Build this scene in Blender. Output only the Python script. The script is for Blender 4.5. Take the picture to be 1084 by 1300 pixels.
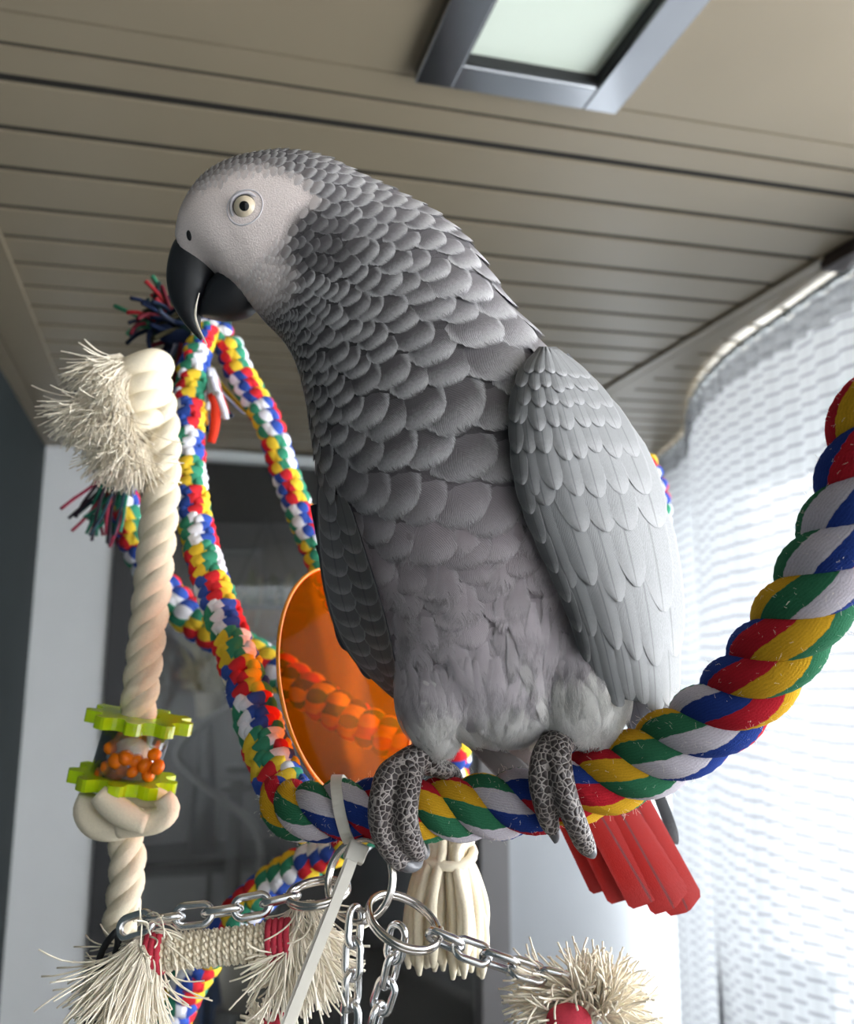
import bpy, bmesh, math, random
import numpy as np
from mathutils import Vector, Matrix
from mathutils.bvhtree import BVHTree

random.seed(7)
for _o in list(bpy.data.objects):
    bpy.data.objects.remove(_o)
S = bpy.context.scene
COL = S.collection

# ------------------------------------------------------------------ camera
FPX = 1100.0
YAW, PITCH = math.radians(16.6), math.radians(10.5)
CP = Vector((0, 0, 1.5))
HD = Vector((math.sin(YAW), math.cos(YAW), 0))
FW = HD * math.cos(PITCH) + Vector((0, 0, 1)) * math.sin(PITCH)
RT = Vector((math.cos(YAW), -math.sin(YAW), 0))
UP = RT.cross(FW)
cam_d = bpy.data.cameras.new('camera')
cam = bpy.data.objects.new('camera', cam_d)
COL.objects.link(cam)
cam.matrix_world = Matrix(((RT.x, UP.x, -FW.x, CP.x), (RT.y, UP.y, -FW.y, CP.y), (RT.z, UP.z, -FW.z, CP.z), (0, 0, 0, 1)))
cam_d.sensor_fit = 'VERTICAL'
cam_d.sensor_height = 24.0
cam_d.lens = 24.0 * FPX / 1300.0
cam_d.clip_start = 0.01
cam_d.dof.use_dof = True
cam_d.dof.focus_distance = 0.335
cam_d.dof.aperture_fstop = cam_d.lens / 2.7
S.camera = cam

# ------------------------------------------------------------------ world, exposure
world = bpy.data.worlds.new('overcast_sky')
S.world = world
world.use_nodes = True
world.node_tree.nodes['Background'].inputs[0].default_value = (0.93, 0.97, 1.0, 1)
world.node_tree.nodes['Background'].inputs[1].default_value = 1.0
S.view_settings.view_transform = 'Standard'
S.view_settings.look = 'None'
S.view_settings.gamma = 1.0
S.view_settings.use_curve_mapping = False
S.view_settings.exposure = 3.2
S.cycles.use_denoising = True
S.cycles.max_bounces = 8
S.cycles.transparent_max_bounces = 16


# ------------------------------------------------------------------ helpers
def ray(px, py):
    return FW + RT * ((px - 542) / FPX) + UP * ((650 - py) / FPX)


def P(px, py, d):
    return CP + ray(px, py) * d


def proj(p):
    q = p - CP
    z = q.dot(FW)
    return 542 + FPX * q.dot(RT) / z, 650 - FPX * q.dot(UP) / z


def lerp(a, b, t):
    return a + (b - a) * t


def smooth(a, b, x):
    t = min(1.0, max(0.0, (x - a) / (b - a)))
    return t * t * (3 - 2 * t)


def interp(tab, x):
    if x <= tab[0][0]:
        return tab[0][1]
    for (x0, y0), (x1, y1) in zip(tab, tab[1:]):
        if x <= x1:
            return y0 + (y1 - y0) * (x - x0) / (x1 - x0)
    return tab[-1][1]


def srgb(r, g, b):
    f = lambda c: (c / 255 / 12.92) if c / 255 <= 0.04045 else ((c / 255 + 0.055) / 1.055) ** 2.4
    return (f(r), f(g), f(b))


def crom(pts, n):
    """Catmull-Rom through Vectors (any dimension, as tuples or Vectors), n samples per span"""
    pts = [np.array(p, float) for p in pts]
    ext = [2 * pts[0] - pts[1]] + pts + [2 * pts[-1] - pts[-2]]
    out = []
    for i in range(1, len(ext) - 2):
        p0, p1, p2, p3 = ext[i - 1:i + 3]
        for k in range(n):
            t = k / n
            out.append(0.5 * ((2 * p1) + (-p0 + p2) * t + (2 * p0 - 5 * p1 + 4 * p2 - p3) * t * t + (-p0 + 3 * p1 - 3 * p2 + p3) * t ** 3))
    out.append(pts[-1])
    return out


def resample(pts, step):
    """rows [x,y,z,...] to even arc length of the first three columns"""
    a = np.array(pts)
    d = np.r_[0, np.cumsum(np.linalg.norm(np.diff(a[:, :3], axis=0), axis=1))]
    n = max(2, int(round(d[-1] / step)) + 1)
    s = np.linspace(0, d[-1], n)
    return np.stack([np.interp(s, d, a[:, k]) for k in range(a.shape[1])], 1), s


def link(o, parent=None):
    COL.objects.link(o)
    if parent:
        o.parent = parent
    return o


def tag(o, label=None, cat=None, group=None, kind=None):
    if label: o['label'] = label
    if cat: o['category'] = cat
    if group: o['group'] = group
    if kind: o['kind'] = kind
    return o


def empty(name, loc=(0, 0, 0)):
    """an Empty at the thing's base; parts keep their world placement"""
    o = bpy.data.objects.new(name, None)
    o.location = loc
    o.empty_display_size = 0.02
    COL.objects.link(o)
    return o


def world_of(o):
    """placement of an object from its own values (nothing here is rotated by its parents)"""
    m = o.matrix_parent_inverse @ Matrix.Translation(o.location)
    return world_of(o.parent) @ m if o.parent else Matrix.Translation(o.location)


def part(o, parent):
    """parent o without moving it"""
    o.parent = parent
    o.matrix_parent_inverse = world_of(parent).inverted()
    return o


class MB:
    def __init__(self):
        self.v, self.f, self.uv, self.col, self.fc = [], [], [], [], []

    def add(self, verts, faces, uv=None, col=None, fcol=None):
        b = len(self.v)
        self.v += [tuple(p) for p in verts]
        self.f += [tuple(i + b for i in f) for f in faces]
        if uv is not None: self.uv += list(uv)
        if col is not None: self.col += list(col)
        if fcol is not None: self.fc += list(fcol)
        return self

    def mesh(self, name, mat, smooth_=True):
        m = bpy.data.meshes.new(name)
        m.from_pydata(self.v, [], self.f)
        if self.uv and len(self.uv) == len(self.v):
            l = m.uv_layers.new(name='UVMap')
            vi = np.empty(len(m.loops), int)
            m.loops.foreach_get('vertex_index', vi)
            l.data.foreach_set('uv', np.array(self.uv, float)[vi].ravel())
        if self.col and len(self.col) == len(self.v):
            a = m.color_attributes.new('col', 'FLOAT_COLOR', 'POINT')
            a.data.foreach_set('color', np.array(self.col, float).ravel())
        if self.fc and len(self.fc) == len(self.f):
            a = m.color_attributes.new('col', 'FLOAT_COLOR', 'CORNER')
            cs = []
            for f, c in zip(self.f, self.fc):
                cs += [c] * len(f)
            a.data.foreach_set('color', np.array(cs, float).ravel())
        if mat: m.materials.append(mat)
        if smooth_: m.polygons.foreach_set('use_smooth', [True] * len(m.polygons))
        m.update()
        return m

    def build(self, name, mat, parent=None, smooth_=True):
        o = bpy.data.objects.new(name, self.mesh(name, mat, smooth_))
        COL.objects.link(o)
        if parent: part(o, parent)
        return o

    # shapes
    def box(self, c, ax, ay, az):
        """centre and three half-axis vectors"""
        c, ax, ay, az = map(Vector, (c, ax, ay, az))
        v = [c + ax * x + ay * y + az * z for z in (-1, 1) for y in (-1, 1) for x in (-1, 1)]
        f = [(0, 2, 3, 1), (4, 5, 7, 6), (0, 1, 5, 4), (2, 6, 7, 3), (0, 4, 6, 2), (1, 3, 7, 5)]
        if ax.cross(ay).dot(az) < 0: f = [x[::-1] for x in f]
        return self.add(v, f)

    def bbox(self, lo, hi):
        c = [(a + b) / 2 for a, b in zip(lo, hi)]
        return self.box(c, ((hi[0] - lo[0]) / 2, 0, 0), (0, (hi[1] - lo[1]) / 2, 0), (0, 0, (hi[2] - lo[2]) / 2))

    def tube(self, pts, rad, seg=10, cap=True, uvv=False, closed=False, squash=None):
        pts = [Vector(p) for p in pts]
        n = len(pts)
        rads = rad if hasattr(rad, '__len__') else [rad] * n
        T = [(pts[(i + 1) % n if closed else min(i + 1, n - 1)] - pts[(i - 1) % n if closed else max(i - 1, 0)]).normalized() for i in range(n)]
        N = T[0].orthogonal().normalized()
        v, uv = [], []
        for i in range(n):
            N = (N - T[i] * N.dot(T[i])).normalized()
            B = T[i].cross(N)
            for k in range(seg):
                a = 2 * math.pi * k / seg
                v.append(pts[i] + (N * math.cos(a) + B * math.sin(a)) * rads[i])
                uv.append((k / seg, i / max(1, n - 1)))
        f = []
        for i in range(n if closed else n - 1):
            j = (i + 1) % n
            for k in range(seg):
                k2 = (k + 1) % seg
                f.append((i * seg + k, i * seg + k2, j * seg + k2, j * seg + k))
        if cap and not closed:
            f.append(tuple(range(seg))[::-1])
            f.append(tuple((n - 1) * seg + k for k in range(seg)))
        return self.add(v, f, uv if uvv else None)

    def ellipsoid(self, c, ax, ay, az, nu=12, nv=8, fcol=None):
        c, ax, ay, az = map(Vector, (c, ax, ay, az))
        v, f, fc = [c - az], [], []
        for i in range(1, nv):
            p = -math.pi / 2 + math.pi * i / nv
            for k in range(nu):
                a = 2 * math.pi * k / nu
                v.append(c + (ax * math.cos(a) + ay * math.sin(a)) * math.cos(p) + az * math.sin(p))
        v.append(c + az)
        for k in range(nu):
            f.append((0, 1 + (k + 1) % nu, 1 + k))
        for i in range(nv - 2):
            for k in range(nu):
                a, b = 1 + i * nu + k, 1 + i * nu + (k + 1) % nu
                f.append((a, b, b + nu, a + nu))
        t = len(v) - 1
        for k in range(nu):
            f.append((t, t - nu + k, t - nu + (k + 1) % nu))
        if fcol:
            for q in f:
                m = sum((v[i] for i in q), Vector()) / len(q)
                fc.append(fcol((m - c).dot(ax) / ax.length_squared, (m - c).dot(ay) / ay.length_squared, (m - c).dot(az) / az.length_squared))
        return self.add(v, f, fcol=fc if fcol else None)


# ------------------------------------------------------------------ materials
class NT:
    def __init__(self, name):
        self.m = bpy.data.materials.new(name)
        self.m.use_nodes = True
        self.t = self.m.node_tree
        self.p = self.t.nodes['Principled BSDF']
        self.out = self.t.nodes['Material Output']

    def n(self, kind, **kw):
        x = self.t.nodes.new('ShaderNode' + kind)
        for k, v in kw.items():
            setattr(x, k, v)
        return x

    def l(self, a, b):
        self.t.links.new(a, b)

    def math(self, op, a, b=None, c=None, clamp=False):
        x = self.n('Math', operation=op, use_clamp=clamp)
        for i, q in enumerate((a, b, c)):
            if q is None: continue
            if isinstance(q, (int, float)): x.inputs[i].default_value = q
            else: self.l(q, x.inputs[i])
        return x.outputs[0]

    def mix(self, fac, a, b, blend='MIX'):
        x = self.n('Mix', data_type='RGBA', blend_type=blend)
        for s, q in ((0, fac), (6, a), (7, b)):
            if isinstance(q, (int, float)): x.inputs[s].default_value = q
            elif isinstance(q, tuple): x.inputs[s].default_value = (*q[:3], 1)
            else: self.l(q, x.inputs[s])
        return x.outputs[2]

    def smooth(self, x, a, b):
        r = self.n('MapRange', interpolation_type='SMOOTHSTEP')
        self.l(x, r.inputs[0])
        r.inputs[1].default_value, r.inputs[2].default_value = a, b
        return r.outputs[0]

    def noise(self, scale, detail=3, vec=None, rough=0.55):
        x = self.n('TexNoise')
        x.inputs['Scale'].default_value = scale
        x.inputs['Detail'].default_value = detail
        x.inputs['Roughness'].default_value = rough
        if vec is None:
            vec = self.n('TexCoord').outputs['Object']
        self.l(vec, x.inputs['Vector'])
        return x.outputs['Fac']

    def bump(self, h, strength=0.3, dist=0.001):
        b = self.n('Bump')
        b.inputs['Strength'].default_value = strength
        b.inputs['Distance'].default_value = dist
        self.l(h, b.inputs['Height'])
        self.l(b.outputs[0], self.p.inputs['Normal'])

    def set(self, **kw):
        for k, v in kw.items():
            self.p.inputs[k.replace('_', ' ')].default_value = (*v, 1) if isinstance(v, tuple) and len(v) == 3 else v
        return self


def noisy(name, col, var=0.12, scale=40, rough=0.6, metal=0.0, bump=0.0, bdist=0.001, spec=0.5):
    n = NT(name)
    f = n.noise(scale)
    a = tuple(c * (1 - var) for c in col)
    b = tuple(min(1, c * (1 + var)) for c in col)
    n.l(n.mix(f, a, b), n.p.inputs['Base Color'])
    n.set(Roughness=rough, Metallic=metal)
    n.p.inputs['Specular IOR Level'].default_value = spec
    if bump: n.bump(f, bump, bdist)
    return n.m


M = {}
M['ceiling'] = noisy('beige_painted_metal', srgb(138, 126, 106), 0.06, 6, 0.36, bump=0.02)
M['gap_shade'] = noisy('painted_gap_shade', srgb(24, 21, 18), 0.1, 6, 0.8)  # near-black backing colour stands in for the shade between the slats
M['chrome'] = noisy('chrome', (0.42, 0.43, 0.45), 0.03, 20, 0.14, 1.0)
M['steel'] = noisy('galvanised_steel', (0.72, 0.72, 0.73), 0.08, 300, 0.2, 1.0)
M['nickel'] = noisy('nickel_ring', (0.66, 0.62, 0.58), 0.08, 200, 0.18, 1.0)
M['white_wall'] = noisy('white_paint', srgb(240, 241, 242), 0.03, 8, 0.6)
M['pale_wall'] = noisy('pale_grey_paint', srgb(206, 209, 213), 0.03, 8, 0.6)
M['grey_post'] = noisy('grey_post', srgb(150, 146, 146), 0.05, 8, 0.5)
M['dark_frame'] = noisy('dark_frame', srgb(52, 52, 54), 0.1, 10, 0.4)
M['green_dark'] = noisy('dark_green_grey', srgb(36, 45, 47), 0.15, 5, 0.85)
M['room_dark'] = noisy('dim_room', srgb(96, 95, 96), 0.1, 4, 0.8)
M['floor'] = noisy('floor_grey', srgb(120, 116, 110), 0.1, 10, 0.5)
M['black'] = noisy('black_metal', srgb(30, 30, 32), 0.1, 20, 0.5)
M['cream'] = noisy('cream_cotton', srgb(232, 220, 196), 0.1, 900, 0.9, bump=0.4, bdist=0.0006, spec=0.1)
M['cream_thread'] = noisy('cream_thread', srgb(250, 237, 219), 0.1, 300, 0.9, spec=0.1)
M['red_wrap'] = noisy('red_wrapping', srgb(190, 62, 78), 0.2, 900, 0.85, bump=0.4, bdist=0.0005, spec=0.1)
M['beak'] = noisy('beak_horn', srgb(30, 31, 35), 0.35, 160, 0.42, bump=0.15, bdist=0.0006)
M['claw'] = noisy('claw_horn', srgb(88, 88, 92), 0.3, 260, 0.35, bump=0.15, bdist=0.0004)
M['tie'] = noisy('nylon', srgb(205, 200, 190), 0.05, 100, 0.35)
M['wire_white'] = noisy('white_rail', srgb(225, 230, 230), 0.05, 30, 0.35)
M['hose'] = noisy('grey_hose', srgb(96, 94, 92), 0.1, 60, 0.5)
M['leaf'] = noisy('dim_leaf', srgb(84, 92, 60), 0.3, 60, 0.6)
M['straw'] = noisy('straw_leaf', srgb(150, 140, 110), 0.3, 60, 0.7)
M['wicker'] = noisy('brown_basket', srgb(120, 84, 48), 0.3, 60, 0.8, bump=0.5)
M['blue_cloth'] = noisy('blue_cloth', srgb(40, 74, 120), 0.15, 60, 0.9)
M['putty'] = noisy('putty_plastic', srgb(140, 132, 120), 0.08, 30, 0.5)
M['brown_bar'] = noisy('dark_brown_bar', srgb(58, 46, 44), 0.15, 30, 0.4)
M['outside'] = noisy('far_grey_render', srgb(120, 130, 136), 0.08, 2, 0.9)


def mat_attr(name, rough=0.85, bumpscale=0, bump=0.3, sheen=0.0, spec=0.2):
    n = NT(name)
    a = n.n('Attribute', attribute_name='col')
    c = a.outputs['Color']
    if bumpscale:
        f = n.noise(bumpscale, 2)
        n.bump(f, bump, 0.0006)
        c = n.mix(0.35, c, n.mix(f, (0.55, 0.55, 0.55), (1.3, 1.3, 1.3)), 'MULTIPLY')
    n.l(c, n.p.inputs['Base Color'])
    n.set(Roughness=rough)
    n.p.inputs['Specular IOR Level'].default_value = spec
    return n.m


M['braid'] = mat_attr('braided_yarn', 0.9, 1400, 0.5, spec=0.1)
M['skin'] = mat_attr('parrot_down', 0.85, 1500, 0.45, spec=0.15)


def feather_mat(name, rim_in=0.72, barb=0.12, shaft=0.0, rough=0.7, fringe=0.0, fringe_scale=30.0):
    """UV x across (0..1), UV y along (0 base .. 1 tip); col.rgb = vane, col.a = how pale the rim is"""
    n = NT(name)
    a = n.n('Attribute', attribute_name='col')
    uv = n.n('UVMap')
    sp = n.n('SeparateXYZ')
    n.l(uv.outputs[0], sp.inputs[0])
    s = n.math('ABSOLUTE', n.math('MULTIPLY_ADD', sp.outputs[0], 2.0, -1.0))
    t = sp.outputs[1]
    nz = n.noise(900, 2)
    e = n.math('ADD', n.math('MAXIMUM', n.math('MULTIPLY', s, 0.98), t), n.math('MULTIPLY_ADD', nz, 0.14, -0.07))
    rim = n.smooth(e, rim_in, 1.0)
    rimc = n.mix(a.outputs['Alpha'], a.outputs['Color'], (0.70, 0.685, 0.70))
    c = n.mix(rim, a.outputs['Color'], rimc)
    # barbs: fine slanting lines
    ph = n.math('MULTIPLY_ADD', s, -0.55, t)
    w = n.math('SINE', n.math('MULTIPLY', n.math('ADD', ph, n.math('MULTIPLY', nz, 0.03)), 170.0))
    w = n.math('MULTIPLY_ADD', w, 0.5, 0.5)
    c = n.mix(barb * 2, c, n.mix(w, (0.6, 0.6, 0.6), (1.25, 1.25, 1.25)), 'MULTIPLY')
    if shaft:
        sh = n.smooth(s, 0.09, 0.02)
        c = n.mix(n.math('MULTIPLY', sh, shaft), c, (0.05, 0.05, 0.055))
    n.l(c, n.p.inputs['Base Color'])
    if fringe:
        # the vane's edge breaks up into separate barbs
        cv = n.n('CombineXYZ')
        n.l(n.math('MULTIPLY', ph, fringe_scale), cv.inputs[0])
        n.l(n.math('MULTIPLY', sp.outputs[0], 3.0), cv.inputs[1])
        n.l(n.noise(60, 1), cv.inputs[2])
        fz = n.noise(1.0, 1, cv.outputs[0])
        gap = n.math('MULTIPLY', n.smooth(fz, 0.30, 0.75), fringe)
        e2 = n.math('ADD', n.math('MAXIMUM', n.math('MULTIPLY', s, 1.0), t), gap)
        n.l(n.smooth(e2, 1.03, 0.97), n.p.inputs['Alpha'])
    n.bump(w, 0.25, 0.0003)
    n.set(Roughness=rough)
    n.p.inputs['Specular IOR Level'].default_value = 0.25
    return n.m


M['feather'] = feather_mat('contour_feather', 0.60, fringe=0.11, fringe_scale=130)
M['down'] = feather_mat('downy_feather', 0.3, 0.2, fringe=0.4, fringe_scale=60)
M['wing_feather'] = feather_mat('wing_feather', 0.8, 0.06, 0.45, 0.6)


def rope_mat(name, colours):
    n = NT(name)
    uv = n.n('UVMap')
    sp = n.n('SeparateXYZ')
    n.l(uv.outputs[0], sp.inputs[0])
    nz = n.noise(260, 3)
    x = n.math('ADD', sp.outputs[0], n.math('MULTIPLY_ADD', nz, 0.03, -0.015))
    fr = n.math('FRACT', x)
    ramp = n.n('ValToRGB')
    ramp.color_ramp.interpolation = 'CONSTANT'
    while len(ramp.color_ramp.elements) < len(colours):
        ramp.color_ramp.elements.new(0.5)
    for i, c in enumerate(colours):
        ramp.color_ramp.elements[i].position = i / len(colours)
        ramp.color_ramp.elements[i].color = (*c, 1)
    n.l(fr, ramp.inputs[0])
    # yarn fibres run along the bands
    w = n.math('SINE', n.math('MULTIPLY', n.math('ADD', sp.outputs[0], n.math('MULTIPLY', nz, 0.05)), 2 * math.pi * 42))
    w2 = n.math('ADD', n.math('MULTIPLY_ADD', w, 0.13, 0.5), n.math('MULTIPLY_ADD', n.noise(1800, 3), 0.9, -0.45))
    c = n.mix(0.55, ramp.outputs[0], n.mix(w2, (0.45, 0.45, 0.45), (1.35, 1.35, 1.35)), 'MULTIPLY')
    n.l(c, n.p.inputs['Base Color'])
    n.bump(w2, 0.55, 0.0006)
    n.set(Roughness=0.95)
    n.p.inputs['Specular IOR Level'].default_value = 0.08
    return n.m


YG = srgb(50, 108, 78); YW = srgb(196, 189, 198); YB = srgb(38, 60, 130); YR = srgb(178, 34, 46); YY = srgb(204, 156, 38)
M['yarn'] = rope_mat('five_colour_yarn', [YG, YW, YB, YR, YY])
M['cotton'] = rope_mat('cream_cotton_yarn', [srgb(232, 220, 196), srgb(226, 213, 188)])


def clear_mat(name, tint, mixd=0.12, gloss=0.12, diff=None, rough=0.08):
    """see-through plastic: tinted transparency, a little scattered colour and a surface gloss"""
    n = NT(name)
    tr = n.n('BsdfTransparent'); tr.inputs[0].default_value = (*tint, 1)
    df = n.n('BsdfDiffuse'); df.inputs[0].default_value = (*(diff or tint), 1)
    gl = n.n('BsdfGlossy'); gl.inputs['Roughness'].default_value = rough
    m1 = n.n('MixShader'); m1.inputs[0].default_value = mixd
    n.l(tr.outputs[0], m1.inputs[1]); n.l(df.outputs[0], m1.inputs[2])
    fr = n.n('Fresnel'); fr.inputs[0].default_value = 1.45
    m2 = n.n('MixShader')
    n.l(n.math('MULTIPLY', fr.outputs[0], gloss / 0.12), m2.inputs[0])
    n.l(m1.outputs[0], m2.inputs[1]); n.l(gl.outputs[0], m2.inputs[2])
    n.l(m2.outputs[0], n.out.inputs[0])
    return n.m


M['orange_clear'] = clear_mat('orange_acrylic', (0.90, 0.36, 0.006), 0.06, 0.006, (0.62, 0.19, 0.0))
M['edge_glow'] = noisy('painted_edge_glow', (1.0, .28, .01), .1, 60, .3)  # brighter orange paints the light glowing in the disc's edge
M['lime_clear'] = clear_mat('lime_acrylic', (0.75, 1.0, 0.03), 0.6, 0.14, (0.72, 1.0, 0.01))
M['clear'] = clear_mat('clear_tube', (0.97, 0.98, 0.98), 0.06, 0.2, (0.8, 0.8, 0.8))
M['pane'] = clear_mat('window_pane', (0.88, 0.9, 0.9), 0.02, 0.12, (0.2, 0.2, 0.2), 0.02)
M['bead'] = clear_mat('orange_bead', (1.0, 0.5, 0.1), 0.75, 0.1, (1.0, 0.22, 0.005))


def curtain_mat(name='sheer_curtain', base=0.95):
    n = NT(name)
    uv = n.n('UVMap')
    sp = n.n('SeparateXYZ'); n.l(uv.outputs[0], sp.inputs[0])
    nz = n.noise(3.0, 2, uv.outputs[0])
    v = n.math('ADD', sp.outputs[1], n.math('MULTIPLY_ADD', nz, 0.05, -0.025))
    w = n.math('SINE', n.math('MULTIPLY', v, 2 * math.pi / 0.034))
    lines = n.smooth(w, 0.72, 0.98)
    wv = n.math('SINE', n.math('MULTIPLY', sp.outputs[0], 2 * math.pi / 0.017))
    vl = n.math('MULTIPLY', n.smooth(wv, 0.6, 1.0), 0.15)
    fac = n.math('ADD', n.math('MULTIPLY', n.math('MAXIMUM', lines, vl), 0.03), base)
    tr = n.n('BsdfTransparent')
    df = n.n('BsdfDiffuse'); n.l(n.mix(n.math('MAXIMUM', lines, vl), srgb(214, 216, 218), srgb(150, 152, 156)), df.inputs[0])
    tl = n.n('BsdfTranslucent'); n.l(n.mix(n.math('MAXIMUM', lines, vl), srgb(142, 144, 147), srgb(104, 106, 110)), tl.inputs[0])
    m0 = n.n('MixShader'); m0.inputs[0].default_value = 0.6
    n.l(df.outputs[0], m0.inputs[1]); n.l(tl.outputs[0], m0.inputs[2])
    m1 = n.n('MixShader'); n.l(fac, m1.inputs[0])
    n.l(tr.outputs[0], m1.inputs[1]); n.l(m0.outputs[0], m1.inputs[2])
    n.l(m1.outputs[0], n.out.inputs[0])
    return n.m


M['curtain'] = curtain_mat()
M['header'] = curtain_mat('sheer_header', 0.5)


def foot_mat():
    n = NT('scaly_foot_skin')
    tc = n.n('TexCoord').outputs['Object']
    vo = n.n('TexVoronoi', feature='DISTANCE_TO_EDGE'); vo.inputs['Scale'].default_value = 430
    n.l(tc, vo.inputs['Vector'])
    e = n.smooth(vo.outputs['Distance'], 0.02, 0.11)
    nz = n.noise(700, 2)
    plate = n.mix(nz, srgb(40, 34, 35), srgb(72, 63, 63))
    n.l(n.mix(e, srgb(150, 142, 138), plate), n.p.inputs['Base Color'])
    n.bump(n.smooth(vo.outputs['Distance'], 0.0, 0.4), 0.8, 0.0008)
    n.set(Roughness=0.5)
    return n.m


M['foot'] = foot_mat()


def eye_mat():
    """rings around the ball's own local z axis"""
    n = NT('pale_parrot_eye')
    sp = n.n('SeparateXYZ'); n.l(n.n('TexCoord').outputs['Object'], sp.inputs[0])
    r = n.math('SQRT', n.math('ADD', n.math('POWER', sp.outputs[0], 2.0), n.math('POWER', sp.outputs[1], 2.0)))
    r = n.math('DIVIDE', r, 0.0052)
    nz = n.noise(500, 3)
    iris = n.mix(nz, srgb(200, 184, 156), srgb(226, 212, 190))
    c = n.mix(n.smooth(r, 0.34, 0.40), (0.004, 0.004, 0.004), iris)
    c = n.mix(n.smooth(r, 0.80, 0.88), c, srgb(40, 34, 32))
    n.l(c, n.p.inputs['Base Color'])
    n.set(Roughness=0.06)
    return n.m


M['eye'] = eye_mat()
M['lid'] = noisy('eye_ring_skin', srgb(206, 200, 204), 0.1, 500, 0.7, bump=0.3, bdist=0.0005)
M['nostril'] = noisy('nostril_dark', srgb(22, 22, 24), 0.1, 50, 0.7)
M['red_feather'] = feather_mat('red_tail_feather', 0.75, 0.06, 0.6, 0.55)
M['thread'] = mat_attr('loose_yarn', 0.9, 900, 0.3, spec=0.1)
M['vent_glass'] = noisy('frosted_panel', srgb(226, 236, 222), 0.06, 9, 0.35)

# ------------------------------------------------------------------ the room
D1 = ray(213, 829).normalized()
_d2 = ray(4300, 690)
D2 = (_d2 - D1 * _d2.dot(D1)).normalized()
CN = D2.cross(D1)
CH = 0.72


def CL(u, v, w=0.0):
    """point in the ceiling's own frame: u across the balcony, v along it, w above the slats' underside"""
    return CP + D2 * u + D1 * v + CN * (CH + w)


def cbox(mb, u0, u1, v0, v1, w0, w1):
    return mb.box(CL((u0 + u1) / 2, (v0 + v1) / 2, (w0 + w1) / 2), D2 * ((u1 - u0) / 2), D1 * ((v1 - v0) / 2), CN * ((w1 - w0) / 2))


XW0 = 1.5
YE = 3.14      # far end of the balcony
ceil = cbox(cbox(MB(), -0.46, 1.46, -1.2, 1.12, 0.0036, 0.05), -0.46, 2.35, 1.12, YE + 2.2, 0.0036, 0.05).build('ceiling', M['gap_shade'], smooth_=False)
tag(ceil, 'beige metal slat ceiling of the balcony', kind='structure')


def slat(u0, u1, v0, v1, w0=0.0, w1=0.0045, name='slat'):
    o = cbox(MB(), u0, u1, v0, v1, w0, w1).build(name, M['ceiling'], ceil, smooth_=False)
    return o


gro = [0.97, 1.029, 1.096, 1.21, 1.318, 1.44, 1.548, 1.656, 1.762, 1.866]
while gro[-1] < YE:
    gro.append(gro[-1] + 0.106)
wid = {1: 0.010, 2: 0.020, 0: 0.005}
# flat panel towards the camera, with the opening for the light left between its pieces
VU0, VU1, VV0, VV1 = 0.292, 0.577, 0.62, 0.962
slat(-0.285, VU0 + 0.03, -1.2, gro[0] - 0.002, name='ceiling_panel')
slat(VU1 - 0.03, 1.46, -1.2, gro[0] - 0.002, name='ceiling_panel')
slat(VU0 + 0.03, VU1 - 0.03, -1.2, VV0 + 0.03, name='ceiling_panel')
for i, (a, b) in enumerate(zip(gro, gro[1:])):
    ga, gb = wid.get(i, 0.0165) / 2, wid.get(i + 1, 0.0165) / 2
    slat(-0.285, 2.3 if i > 1 else 1.46, a + ga, b - gb)
# strips on the house side, and the edge channel on the window side
slat(-0.365, -0.282, -1.2, YE, -0.006, 0.011, 'edge_strip')
slat(-0.46, -0.369, -1.2, YE, -0.006, 0.011, 'edge_strip')
slat(1.205, 1.237, 1.30, YE, -0.009, 0.01, 'edge_channel')
slat(1.247, 1.30, 1.30, YE, -0.005, 0.01, 'edge_channel')
o = tag(MB().box(CL(1.245, 1.02, -0.012), D2 * 0.032, D1 * 0.29, CN * 0.014).build('curtain_rail_cover', M['brown_bar'], ceil, smooth_=False))

# the light let into the ceiling: chrome frame, bevelled inner edge, pale panel
lt = empty('ceiling_light', CL(0.44, 0.8, 0.0))
tag(lt, 'square chrome-framed ceiling light with pale frosted panel', 'ceiling light')


def frame_ring(mb, u0, u1, v0, v1, t, w0, w1):
    for (a, b, c, d) in ((u0, u0 + t, v0, v1), (u1 - t, u1, v0, v1), (u0 + t, u1 - t, v0, v0 + t), (u0 + t, u1 - t, v1 - t, v1)):
        cbox(mb, a, b, c, d, w0, w1)
    return mb


for k, (a, b, c, d) in enumerate(((VU0, VU0 + .05, VV0, VV1), (VU1 - .05, VU1, VV0, VV1), (VU0 + .05, VU1 - .05, VV0, VV0 + .045), (VU0 + .05, VU1 - .05, VV1 - .045, VV1))):
    f = cbox(MB(), a, b, c, d, -0.016, 0.005).build('frame_bar', M['chrome'], lt, smooth_=False)
    bv = f.modifiers.new('edge', 'BEVEL'); bv.width = 0.002; bv.segments = 2
frame_ring(MB(), VU0 + .048, VU1 - .048, VV0 + .043, VV1 - .043, 0.005, -0.012, 0.006).build('gasket', M['black'], lt, smooth_=False)
cbox(MB(), VU0 + .05, VU1 - .05, VV0 + .045, VV1 - .045, 0.002, 0.0055).build('frosted_panel', M['vent_glass'], lt, smooth_=False)


def wall_px(px, Y):
    """x of the vertical plane y=Y under pixel column px at the horizon"""
    r = ray(px, 854)
    return r.x / r.y * Y


fl = tag(MB().bbox((-0.6, -1.4, -0.1), (2.6, 5.2, 0.0)).build('floor', M['floor'], smooth_=False), 'grey floor of the balcony', kind='structure')
wl = MB().bbox((-0.62, -1.4, 0.0), (-0.43, YE, 2.4)).build('wall_left', M['green_dark'], smooth_=False)
tag(wl, 'dark green-grey wall along the house side', kind='structure')
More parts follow.
